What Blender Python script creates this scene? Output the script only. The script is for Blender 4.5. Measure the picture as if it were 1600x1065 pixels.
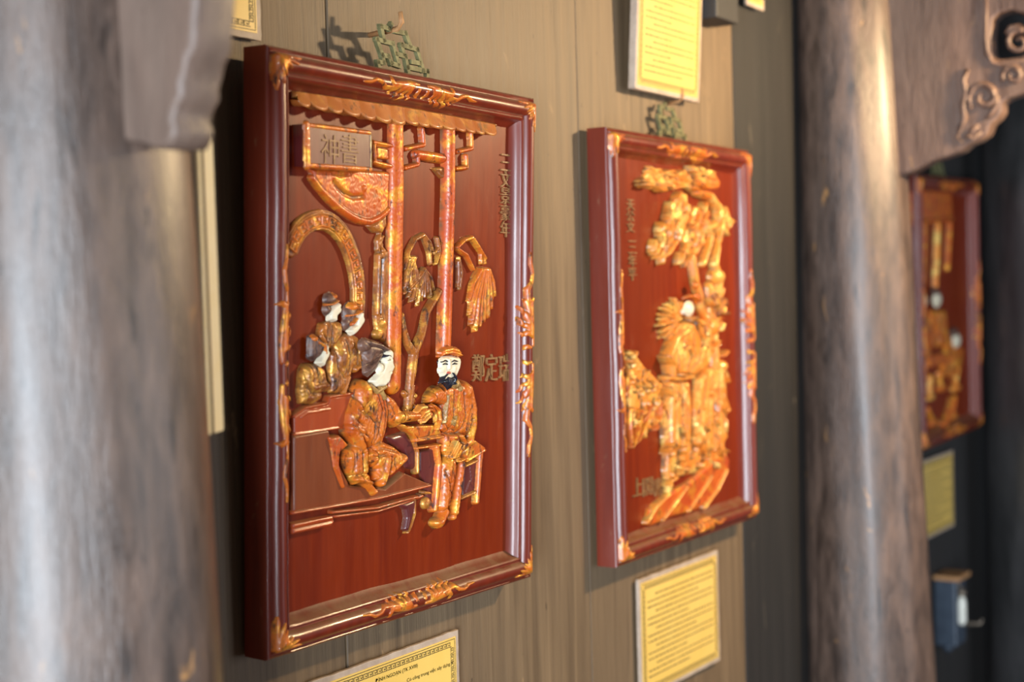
import bpy, bmesh, math, random
import numpy as np
from mathutils import Matrix, Vector
random.seed(7); rng = np.random.default_rng(7)
for o in list(bpy.data.objects): bpy.data.objects.remove(o)
S = bpy.context.scene; COL = S.collection

# ------------------------------------------------------------------ camera
FPX = 2200.0; YAW, PIT, ROL, CD = .5927, -.0318, -.0276, 1.2249
CAM = np.array([0, -CD, 1.55])
Fv = np.array([math.cos(YAW)*math.cos(PIT), math.sin(YAW)*math.cos(PIT), math.sin(PIT)])
_r = np.cross(Fv, [0, 0, 1]); _r /= np.linalg.norm(_r); _u = np.cross(_r, Fv)
Rv = _r*math.cos(ROL)+_u*math.sin(ROL); Uv = -_r*math.sin(ROL)+_u*math.cos(ROL)
cd = bpy.data.cameras.new('camera'); cam = bpy.data.objects.new('camera', cd); COL.objects.link(cam)
cam.matrix_world = Matrix(((Rv[0], Uv[0], -Fv[0], CAM[0]), (Rv[1], Uv[1], -Fv[1], CAM[1]), (Rv[2], Uv[2], -Fv[2], CAM[2]), (0, 0, 0, 1)))
cd.sensor_width = 36; cd.lens = 36*FPX/1600; cd.clip_start = .02
cd.dof.use_dof = True; cd.dof.focus_distance = 1.93; cd.dof.aperture_fstop = 2.5
S.camera = cam

# ------------------------------------------------------------------ light
w = bpy.data.worlds.new('world'); S.world = w; w.use_nodes = True
w.node_tree.nodes['Background'].inputs[0].default_value = (.62, .72, .86, 1)
w.node_tree.nodes['Background'].inputs[1].default_value = .10
def light(name, kind, loc, target, energy, color, **k):
    l = bpy.data.lights.new(name, kind); o = bpy.data.objects.new(name, l); COL.objects.link(o)
    l.energy = energy; l.color = color
    for a, b in k.items(): setattr(l, a, b)
    o.location = loc
    o.rotation_euler = (Vector(target)-Vector(loc)).to_track_quat('-Z', 'Y').to_euler()
    return o
# daylight entering through two openings of the hall: one farther along, one behind the viewer
light('courtyard_daylight', 'AREA', (3.3, -4.7, 1.15), (3.6, 0, 1.2), 55, (.84, .91, 1.0), shape='RECTANGLE', size=2.0, size_y=1.9)
light('doorway_daylight', 'AREA', (-2.75, -2.3, 1.05), (1.2, 0, 1.2), 375, (.80, .90, 1.0), shape='RECTANGLE', size=1.35, size_y=2.2)
# warm lamp of the hall, up to the right of the view
light('hall_lamp', 'SPOT', (2.9, -1.08, 2.12), (1.95, 0, 1.55), 118, (1.0, .72, .40), shadow_soft_size=.045, spot_size=math.radians(128), spot_blend=.45)
S.view_settings.view_transform = 'Standard'; S.view_settings.look = 'None'
S.view_settings.exposure = 0.0; S.view_settings.gamma = 1; S.view_settings.use_curve_mapping = False

# ------------------------------------------------------------------ materials
def lin(r, g, b):
    f = lambda c: (c/255/12.92) if c/255 <= .04045 else ((c/255+.055)/1.055)**2.4
    return (f(r), f(g), f(b), 1)
class NT:
    def __init__(s, name):
        s.m = bpy.data.materials.new(name); s.m.use_nodes = True; s.t = s.m.node_tree; s.b = s.t.nodes['Principled BSDF']
        s.tc = s.t.nodes.new('ShaderNodeTexCoord')
    def n(s, typ, **k):
        o = s.t.nodes.new(typ)
        for a, b in k.items(): setattr(o, a, b)
        return o
    def link(s, a, b): s.t.links.new(a, b)
    def noise(s, scale=(1, 1, 1), detail=4, rough=.55, sc=1.0, dist=0):
        mp = s.n('ShaderNodeMapping'); mp.inputs['Scale'].default_value = scale; s.link(s.tc.outputs['Object'], mp.inputs[0])
        no = s.n('ShaderNodeTexNoise'); no.inputs['Scale'].default_value = sc; no.inputs['Detail'].default_value = detail
        no.inputs['Roughness'].default_value = rough; no.inputs['Distortion'].default_value = dist
        s.link(mp.outputs[0], no.inputs['Vector']); return no.outputs['Fac']
    def ramp(s, fac, stops):
        r = s.n('ShaderNodeValToRGB'); e = r.color_ramp.elements
        while len(e) < len(stops): e.new(.5)
        for x, (p, c) in zip(e, stops): x.position = p; x.color = c if len(c) == 4 else (*c, 1)
        s.link(fac, r.inputs[0]); return r.outputs[0]
    def mix(s, fac, a, b):
        m = s.n('ShaderNodeMix', data_type='RGBA')
        if isinstance(fac, float): m.inputs[0].default_value = fac
        else: s.link(fac, m.inputs[0])
        for v, i in ((a, 6), (b, 7)):
            if isinstance(v, tuple): m.inputs[i].default_value = v if len(v) == 4 else (*v, 1)
            else: s.link(v, m.inputs[i])
        return m.outputs[2]
    def step(s, fac, a, b):
        m = s.n('ShaderNodeMapRange'); m.inputs[1].default_value = a; m.inputs[2].default_value = b; s.link(fac, m.inputs[0]); return m.outputs[0]
    def rng(s, fac, lo, hi):
        m = s.n('ShaderNodeMapRange'); m.inputs[3].default_value = lo; m.inputs[4].default_value = hi; s.link(fac, m.inputs[0]); return m.outputs[0]
    def bump(s, fac, strength, dist=.002):
        b = s.n('ShaderNodeBump'); b.inputs['Strength'].default_value = strength; b.inputs['Distance'].default_value = dist
        s.link(fac, b.inputs['Height']); s.link(b.outputs[0], s.b.inputs['Normal'])
    def ledge(s, lo=.55, hi=.95):
        g = s.n('ShaderNodeNewGeometry'); x = s.n('ShaderNodeSeparateXYZ'); s.link(g.outputs['Normal'], x.inputs[0]); return s.step(x.outputs[2], lo, hi)
    def mul(s, a, b):
        m = s.n('ShaderNodeMath', operation='MULTIPLY')
        for v, i in ((a, 0), (b, 1)):
            if isinstance(v, float): m.inputs[i].default_value = v
            else: s.link(v, m.inputs[i])
        return m.outputs[0]
    def attr(s, name):
        a = s.n('ShaderNodeAttribute'); a.attribute_name = name; return a.outputs['Fac']
    def set(s, base=None, rough=None, metal=None, coat=None, spec=None, coat_r=.1):
        for v, k in ((base, 'Base Color'), (rough, 'Roughness'), (metal, 'Metallic'), (coat, 'Coat Weight'), (spec, 'Specular IOR Level')):
            if v is None: continue
            if isinstance(v, (float, int, tuple)): s.b.inputs[k].default_value = v if not (isinstance(v, tuple) and len(v) == 3) else (*v, 1)
            else: s.link(v, s.b.inputs[k])
        s.b.inputs['Coat Roughness'].default_value = coat_r
        return s.m
M = {}
def mk_lacquer(name, dark, light_, dust=.25, rough=.34, coat=.35, spec=.45):
    n = NT(name)
    st = n.noise((60, 60, 4), 5, .6)
    big = n.noise((6, 6, 3), 4, .55)
    c = n.mix(n.step(st, .3, .7), dark, light_)
    c = n.mix(n.step(big, .35, .75), c, tuple(x*.72 for x in light_[:3]))
    d = n.noise((35, 35, 14), 8, .7, dist=.6)
    sp = n.n('ShaderNodeMath', operation='MULTIPLY'); n.link(n.step(d, .62, .74), sp.inputs[0]); sp.inputs[1].default_value = dust
    c = n.mix(sp.outputs[0], c, lin(150, 120, 88))
    c = n.mix(n.mul(n.ledge(.35, .9), n.mul(n.step(d, .3, .6), .75)), c, lin(140, 112, 78))
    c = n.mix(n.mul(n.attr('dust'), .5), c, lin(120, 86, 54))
    r = n.rng(d, rough-.1, rough+.2)
    n.bump(n.noise((90, 90, 20), 5, .6), .12, .0015)
    return n.set(c, r, coat=coat, spec=spec, coat_r=.16)
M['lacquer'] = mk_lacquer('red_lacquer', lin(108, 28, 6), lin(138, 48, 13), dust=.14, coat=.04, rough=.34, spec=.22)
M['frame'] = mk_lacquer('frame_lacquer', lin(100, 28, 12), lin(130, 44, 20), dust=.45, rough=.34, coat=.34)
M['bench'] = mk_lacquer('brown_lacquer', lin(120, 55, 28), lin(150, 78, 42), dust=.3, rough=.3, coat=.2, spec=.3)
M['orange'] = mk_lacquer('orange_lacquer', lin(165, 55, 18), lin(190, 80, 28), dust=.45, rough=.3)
def mk_gilt(name, a, b, dark, gold, metal=.4, sc=1.0, wear=.5):
    n = NT(name)
    n1 = n.noise((38*sc,)*3, 6, .62, dist=.4); n2 = n.noise((16*sc,)*3, 5, .6); n3 = n.noise((85*sc, 85*sc, 40*sc), 5, .65)
    c = n.mix(n.step(n2, .35, .65), a, b)
    g = n.step(n1, .50, .62)
    c = n.mix(g, c, gold)
    c = n.mix(n.step(n3, .60-.08*wear, .68), c, dark)
    c = n.mix(n.step(n.noise((50*sc, 50*sc, 50*sc), 7, .7, dist=.5), .60, .74), c, lin(140, 112, 70))
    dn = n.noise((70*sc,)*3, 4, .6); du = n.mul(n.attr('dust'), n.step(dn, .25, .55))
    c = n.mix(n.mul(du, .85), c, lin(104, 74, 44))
    c = n.mix(n.mul(n.ledge(.45, .95), n.mul(n.step(dn, .3, .55), .7)), c, lin(146, 114, 68))
    mm = n.n('ShaderNodeMath', operation='MULTIPLY'); n.link(g, mm.inputs[0]); mm.inputs[1].default_value = metal
    n.bump(n1, .25, .0015)
    return n.set(c, n.rng(n3, .26, .55), mm.outputs[0], coat=.2, spec=.5)
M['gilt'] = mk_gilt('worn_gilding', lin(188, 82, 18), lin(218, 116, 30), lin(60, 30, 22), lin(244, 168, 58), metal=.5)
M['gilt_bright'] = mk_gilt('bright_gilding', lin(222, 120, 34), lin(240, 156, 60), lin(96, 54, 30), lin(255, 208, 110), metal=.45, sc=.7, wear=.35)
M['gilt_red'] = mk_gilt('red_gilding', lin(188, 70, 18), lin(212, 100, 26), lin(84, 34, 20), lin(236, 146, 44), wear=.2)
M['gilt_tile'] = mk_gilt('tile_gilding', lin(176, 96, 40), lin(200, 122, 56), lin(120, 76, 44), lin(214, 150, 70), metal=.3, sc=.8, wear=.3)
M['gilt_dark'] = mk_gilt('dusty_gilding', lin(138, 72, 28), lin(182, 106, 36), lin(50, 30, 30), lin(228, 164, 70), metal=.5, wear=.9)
def mk_plain(name, a, b, sc=40, rough=.5, bump=.1, metal=0.0, coat=0.0):
    n = NT(name); no = n.noise((sc,)*3, 6, .65)
    n.bump(no, bump, .002)
    return n.set(n.mix(n.step(no, .35, .65), a, b), rough, metal, coat=coat)
M['cream'] = mk_plain('cream_paint', lin(226, 212, 180), lin(244, 234, 208), 60, .4)
M['hair'] = mk_plain('hair_paint', lin(66, 44, 42), lin(132, 96, 78), 90, .38, .5)
M['black'] = mk_plain('black_paint', lin(20, 20, 26), lin(48, 46, 56), 50, .3)
M['mouth'] = mk_plain('mouth_red', lin(170, 60, 50), lin(190, 80, 64), 50, .4)
M['maroon'] = mk_lacquer('maroon_lacquer', lin(86, 30, 30), lin(112, 44, 42), dust=.3)
M['verdigris'] = mk_plain('verdigris_bronze', lin(96, 92, 58), lin(138, 134, 92), 90, .65, .3, .15)
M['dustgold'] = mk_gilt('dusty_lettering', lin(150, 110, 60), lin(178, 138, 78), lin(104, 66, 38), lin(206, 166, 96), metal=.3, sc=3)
M['carve'] = mk_plain('dusty_carved_letters', lin(124, 82, 48), lin(160, 118, 72), 120, .5, .3)
M['peg'] = mk_plain('peg_wood', lin(170, 120, 76), lin(200, 150, 100), 80, .6, .3)
M['iron'] = mk_plain('dark_iron', lin(44, 40, 38), lin(70, 62, 56), 60, .5, .2, .5)
def mk_wood(name, dark, light_, grey, scz=1.2, scx=26, spots=None, rough=(.35, .6), bump=.3, cracks=.5, coat=0.0):
    n = NT(name)
    g = n.noise((scx, scx, scz), 8, .65, dist=.3); big = n.noise((4, 4, 1.3), 4, .55)
    fine = n.noise((scx*5, scx*5, scz*4), 4, .6)
    c = n.mix(n.step(g, .32, .68), dark, light_)
    c = n.mix(n.mul(n.step(big, .42, .68), .65), c, grey)
    sc = n.noise((scx*1.7, scx*1.7, scz*1.2), 3, .5)
    ck = n.n('ShaderNodeMath', operation='MULTIPLY'); n.link(n.step(sc, .36, .28), ck.inputs[0]); ck.inputs[1].default_value = cracks
    c = n.mix(ck.outputs[0], c, tuple(x*.45 for x in dark[:3]))
    pt = n.noise((110, 110, 34), 3, .5)
    c = n.mix(n.mul(n.step(pt, .70, .74), .7), c, tuple(x*.3 for x in dark[:3]))
    if spots:
        c = n.mix(n.step(n.noise((30, 30, 11), 6, .6, dist=.5), .66, .74), c, spots)
    ad = n.n('ShaderNodeMath', operation='ADD'); n.link(g, ad.inputs[0]); n.link(fine, ad.inputs[1])
    n.bump(ad.outputs[0], bump, .003)
    return n.set(c, n.rng(g, rough[0], rough[1]), coat=coat, spec=.6, coat_r=.33)
M['plank'] = mk_wood('wall_plank_wood', lin(92, 73, 51), lin(136, 112, 82), lin(116, 96, 72), scz=2.0, scx=48, spots=lin(160, 132, 96), rough=(.45, .75), bump=.3, cracks=.5)
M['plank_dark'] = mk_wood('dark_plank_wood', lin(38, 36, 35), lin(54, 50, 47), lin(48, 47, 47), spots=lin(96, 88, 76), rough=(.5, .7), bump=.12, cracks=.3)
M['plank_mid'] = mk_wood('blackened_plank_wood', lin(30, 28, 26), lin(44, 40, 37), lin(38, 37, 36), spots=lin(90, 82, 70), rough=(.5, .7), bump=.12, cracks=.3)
M['pillar'] = mk_wood('pillar_wood', lin(44, 32, 26), lin(122, 98, 84), lin(84, 72, 66), scz=9, scx=42, spots=lin(190, 140, 84), rough=(.22, .62), bump=.6, cracks=.7, coat=.42)
M['pillar_far'] = mk_wood('grey_pillar_wood', lin(40, 40, 40), lin(74, 72, 72), lin(66, 60, 60), scz=2.6, scx=10, rough=(.22, .5), bump=.4, cracks=.5, coat=.25)
M['bracket'] = mk_wood('bracket_wood', lin(80, 58, 48), lin(126, 100, 86), lin(112, 98, 88), scz=6, scx=30, spots=lin(190, 150, 96), rough=(.36, .65), bump=.45, cracks=.4)
M['floor'] = mk_plain('brick_floor', lin(92, 66, 54), lin(120, 90, 74), 8, .7)
M['paper'] = mk_plain('yellow_paper', lin(246, 204, 104), lin(250, 212, 116), 8, .35, 0.0, coat=.25)
M['mount'] = mk_plain('plate_mount', lin(176, 156, 138), lin(200, 180, 160), 40, .5, .1)
M['ink'] = mk_plain('print_ink', lin(72, 56, 40), lin(84, 66, 46), 40, .6, 0.0)
M['ink_soft'] = mk_plain('faded_ink', lin(176, 132, 66), lin(186, 142, 74), 40, .6, 0.0)
M['creamboard'] = mk_plain('cream_board', lin(250, 238, 196), lin(254, 246, 214), 20, .5, .05)
M['boxblue'] = mk_plain('dark_blue_casing', lin(52, 62, 76), lin(66, 78, 92), 30, .45, .05)
M['bulb'] = mk_plain('white_glass', lin(238, 236, 220), lin(248, 246, 234), 20, .2, .0)
M['steel'] = mk_plain('dull_steel', lin(120, 108, 96), lin(150, 136, 120), 40, .4, .1, .7)

# ------------------------------------------------------------------ helpers
def link(name, me, mat, parent=None, kind=None):
    o = bpy.data.objects.new(name, me); COL.objects.link(o)
    if mat is not None:
        me.materials.clear(); me.materials.append(M[mat])
    if parent is not None: o.parent = parent
    if kind: o['kind'] = kind
    return o
def tag(o, label, cat, group=None):
    o['label'] = label; o['category'] = cat
    if group: o['group'] = group
    return o
def empty(name, mw=None):
    o = bpy.data.objects.new(name, None); COL.objects.link(o); o.empty_display_size = .05
    if mw is not None: o.matrix_world = mw
    return o
def bm_mesh(bm, name, smooth=False):
    me = bpy.data.meshes.new(name); bmesh.ops.recalc_face_normals(bm, faces=bm.faces); bm.to_mesh(me); bm.free()
    if smooth: me.polygons.foreach_set('use_smooth', [True]*len(me.polygons))
    return me
def box(x0, x1, y0, y1, z0, z1, bev=.0, name='box', seg=2):
    bm = bmesh.new(); bmesh.ops.create_cube(bm, size=1)
    for v in bm.verts: v.co = Vector(((x0+x1)/2+v.co.x*(x1-x0), (y0+y1)/2+v.co.y*(y1-y0), (z0+z1)/2+v.co.z*(z1-z0)))
    if bev: bmesh.ops.bevel(bm, geom=list(bm.edges), offset=bev, segments=seg, affect='EDGES', profile=.6)
    return bm_mesh(bm, name)
def ray(px): return Fv+Rv*(px[0]-800)/FPX-Uv*(px[1]-532.5)/FPX
def on_plane(px, p0, nrm):
    d = ray(px); k = np.dot(np.asarray(p0)-CAM, nrm)/np.dot(d, nrm); return CAM+d*k
def wallpt(px, y=0.0): return on_plane(px, (0, y, 0), (0, 1, 0))
def slab(loops, depth, bev, name):
    """flat shape (2D loops, first outer then holes) extruded to depth, rounded; lies in local XY, thickness along Z about 0"""
    cu = bpy.data.curves.new(name, 'CURVE'); cu.dimensions = '2D'; cu.fill_mode = 'BOTH'
    for L in loops:
        sp = cu.splines.new('POLY'); sp.points.add(len(L)-1); sp.use_cyclic_u = True
        for p, q in zip(sp.points, L): p.co = (q[0], q[1], 0, 1)
    cu.extrude = max(depth/2-bev, 1e-5); cu.bevel_depth = bev; cu.bevel_resolution = 2; cu.offset = -bev
    ob = bpy.data.objects.new(name, cu); me = bpy.data.meshes.new_from_object(ob)
    bpy.data.objects.remove(ob); bpy.data.curves.remove(cu); me.name = name
    return me
def text_mesh(body, size, extrude=.0004, align='LEFT', name='text', offset=0, res=3):
    cu = bpy.data.curves.new(name, 'FONT'); cu.body = body; cu.size = size; cu.extrude = extrude; cu.align_x = align; cu.resolution_u = res; cu.offset = offset
    ob = bpy.data.objects.new(name, cu); me = bpy.data.meshes.new_from_object(ob)
    bpy.data.objects.remove(ob); bpy.data.curves.remove(cu); me.name = name
    return me
def xform(me, fn):
    n = len(me.vertices); a = np.empty(n*3); me.vertices.foreach_get('co', a); a = fn(a.reshape(-1, 3)); me.vertices.foreach_set('co', a.ravel()); me.update(); return me
def join_meshes(mes, name):
    bm = bmesh.new()
    for m in mes: bm.from_mesh(m); bpy.data.meshes.remove(m)
    me = bpy.data.meshes.new(name); bm.to_mesh(me); bm.free(); return me
def tube(pts, rad, name, seg=10, closed=False):
    pts = [Vector(p) for p in pts]; n = len(pts); rad = rad if isinstance(rad, (list, tuple)) else [rad]*n
    V = []; Fc = []; up = Vector((0, 0, 1))
    for i, p in enumerate(pts):
        t = (pts[min(i+1, n-1)]-pts[max(i-1, 0)]).normalized()
        a = t.cross(up) if abs(t.dot(up)) < .95 else t.cross(Vector((1, 0, 0)))
        a.normalize(); b = t.cross(a)
        for k in range(seg):
            an = 2*math.pi*k/seg; V.append(p+(a*math.cos(an)+b*math.sin(an))*rad[i])
    for i in range(n-1):
        for k in range(seg):
            Fc.append((i*seg+k, i*seg+(k+1) % seg, (i+1)*seg+(k+1) % seg, (i+1)*seg+k))
    Fc.append(tuple(range(seg))[::-1]); Fc.append(tuple((n-1)*seg+k for k in range(seg)))
    me = bpy.data.meshes.new(name); me.from_pydata(V, [], Fc); me.polygons.foreach_set('use_smooth', [True]*len(Fc)); me.update(); return me

# ------------------------------------------------------------------ room shell
fl = link('floor', box(-1.5, 6.5, -4.2, .3, -.08, 0, name='floor'), 'floor', kind='structure')
wall = empty('wall_back', Matrix.Identity(4)); wall['kind'] = 'structure'
seams = [-1.11, -.48, .148, .778, 1.407, 2.036, 2.652, 3.0, 3.62, 4.24, 4.87, 5.5, 6.2]
for i, (a, b) in enumerate(zip(seams[:-1], seams[1:])):
    dy = [0, .001, -.0012, .0006, 0, .001, 0, .004, .003, .004, .003, .004][i]
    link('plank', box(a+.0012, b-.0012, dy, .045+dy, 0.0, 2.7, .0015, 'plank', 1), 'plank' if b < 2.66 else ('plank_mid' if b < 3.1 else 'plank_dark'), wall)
link('backing', box(-1.11, 6.2, .05, .07, 0, 2.7, name='backing'), 'plank_dark', wall)

def pillar(x, y, r, slope, label, seed, lean=0.0, leany=0.0):
    nz, ns = 110, 72; g = np.random.default_rng(seed); ph = g.uniform(0, 6.28, 12)
    V = []; Fc = []
    for i in range(nz+1):
        z = 2.7*i/nz
        for k in range(ns):
            a = 2*math.pi*k/ns
            rr = r-(z-1.2)*slope
            rr += .0022*math.sin(2*a+ph[0]+z*1.1)+.0016*math.sin(3*a+ph[1]-z*2.3)+.0009*math.sin(7*a+ph[2]+z*3)+.0008*math.sin(11*a+ph[3]+z*5+math.sin(z*4))
            for c in range(3):      # long drying cracks
                da = (a-ph[4+c]-.15*math.sin(z*2.2+ph[7+c])+math.pi) % (2*math.pi)-math.pi
                rr -= .004*math.exp(-(da/.03)**2)*max(0, math.sin(z*1.7+ph[8+c]))
            V.append((math.cos(a)*rr+lean*(z-1.2), math.sin(a)*rr+leany*(z-1.2), z))
    for i in range(nz):
        for k in range(ns): Fc.append((i*ns+k, i*ns+(k+1) % ns, (i+1)*ns+(k+1) % ns, (i+1)*ns+k))
    Fc.append(tuple(range(ns))[::-1]); Fc.append(tuple(nz*ns+k for k in range(ns)))
    me = bpy.data.meshes.new('pillar'); me.from_pydata(V, [], Fc); me.polygons.foreach_set('use_smooth', [True]*len(Fc)); me.update()
    o = link('round_pillar', me, 'pillar'); o.location = (x, y, 0); tag(o, label, 'pillar'); return o
PILX = [(.862, -.142, .130), (3.075, -.102, .134), (4.395, -.22, .2)]
pillar(*PILX[0], .022, 'thick weathered wooden pillar with pale shine beside the moon gate panel', 3, leany=.008)
pillar(*PILX[1], .020, 'brown wooden pillar between the pine tree panel and the small dark panel', 5, leany=.014)
pillar(*PILX[2], .006, 'dark grey pillar beyond the small dark panel and its junction box', 8).data.materials[0] = M['pillar_far']

# ------------------------------------------------------------------ carved brackets on the pillars (boards standing out from the wall)
def bracket(face_x, thick, loops_px, label, curls, bev=.006):
    P = lambda px: on_plane(px, (face_x, 0, 0), (1, 0, 0))
    L = [[(P(q)[1], P(q)[2]) for q in l] for l in loops_px]
    me = slab(L, thick, bev, 'board')
    xform(me, lambda a: np.stack([face_x+thick/2+a[:, 2], a[:, 0], a[:, 1]], 1))
    root = empty('carved_bracket', Matrix.Translation((face_x+thick/2, L[0][0][0], L[0][0][1])))
    inv = root.matrix_world.inverted()
    me.transform(inv); link('board', me, 'bracket', root)
    for pts, r in curls:
        q = [Vector(P(p))+Vector((-r*.0002, 0, 0)) for p in pts]
        # smooth the polyline
        rr = [r*.001*(.45+.55*math.sin(math.pi*min(1, .15+.85*i/(len(q)-1)))) for i in range(len(q))]
        c = tube(q, rr, 'scroll', 8); c.transform(inv); link('scroll', c, 'bracket', root)
    return tag(root, label, 'bracket')
def spiral(cx, cy, r0, turns, a0, sgn=1, n=26, k=.82):
    return [(cx+r0*(1-k*i/n)*math.cos(a0+sgn*turns*2*math.pi*i/n), cy+r0*(1-k*i/n)*math.sin(a0+sgn*turns*2*math.pi*i/n)) for i in range(n+1)]
LB = [(150, -60), (150, 215), (216, 224), (240, 232), (264, 229), (272, 212), (274, 198), (269, 184), (275, 165), (284, 148), (283, 130), (288, 112), (292, 92), (302, 72), (304, 40), (307, 0), (312, -60)]
bracket(.845, .048, [LB], 'carved bracket board with scalloped edge on the pale shining pillar', [])
RB = [(1340, -70), (1340, 268), (1409, 274), (1432, 266), (1456, 252), (1487, 242), (1503, 236), (1515, 225), (1530, 219), (1543, 209), (1549, 193), (1560, 184), (1566, 173), (1566, 160), (1578, 153), (1600, 146), (1625, 138), (1640, 120), (1660, 112), (1672, 90), (1690, 60), (1700, 0), (1705, -70)]
RH = [(1551, 30), (1562, 20), (1580, 16), (1600, 22), (1612, 36), (1606, 44), (1592, 36), (1576, 38), (1568, 50), (1576, 58), (1598, 52), (1612, 58), (1612, 78), (1594, 88), (1572, 92), (1556, 92), (1550, 80), (1549, 55)]
bracket(3.035, .05, [RB, RH], 'scroll carved bracket with open cut out on the brown middle pillar',
        [(spiral(1538, 152, 25, 1.4, 2.4), 8), (spiral(1583, 118, 17, 1.3, 2.6), 7), (spiral(1592, 66, 20, 1.2, -1.2, -1), 6),
         ([(1541, -20), (1541, 20), (1540, 60), (1542, 84), (1552, 98), (1568, 103), (1585, 98), (1610, 92)], 5),
         ([(1513, 108), (1506, 125), (1510, 145), (1505, 165), (1508, 185), (1500, 200), (1496, 215), (1505, 222)], 7),
         ([(1530, 196), (1518, 204), (1510, 214), (1522, 216), (1534, 206)], 6), ([(1560, 150), (1556, 165), (1548, 178), (1540, 186)], 6)])

# ------------------------------------------------------------------ relief panels
TH, BD = .0431, .022          # frame thickness and board level (metres out of the wall plane of the panel)
class Panel:
    def __init__(s, x, z, W, H, lean, rot, yp, name, label, mir=1):
        s.W, s.H = W, H
        N = np.array([math.sin(yp), -math.cos(yp), 0]); T = np.array([math.cos(yp), math.sin(yp), 0]); Z = np.array([0, 0, 1.])
        Nl = N*math.cos(lean)-Z*math.sin(lean); Vl = N*math.sin(lean)+Z*math.cos(lean)
        Tr = T*math.cos(rot)+Vl*math.sin(rot); Vr = -T*math.sin(rot)+Vl*math.cos(rot)
        s.o = np.array([x+W/2, -.004, z]); s.T, s.V, s.N = Tr, Vr, Nl
        s.root = empty(name, Matrix(((Tr[0], -Nl[0], Vr[0], s.o[0]), (Tr[1], -Nl[1], Vr[1], s.o[1]), (Tr[2], -Nl[2], Vr[2], s.o[2]), (0, 0, 0, 1))))
        tag(s.root, label, 'wall panel')
    def uv(s, px, n):
        p = on_plane(px, s.o+s.N*n, s.N)-s.o; return np.array([p@s.T, p@s.V])
    def loc(s, px, n): u, v = s.uv(px, n); return (u, -n, v)

def chisel(U, V):
    return (np.sin(U*700+2*np.sin(V*310))*np.sin(V*520+1.7*np.sin(U*410))+.6*np.sin(U*1500+V*900+3*np.sin(V*260)))

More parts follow.
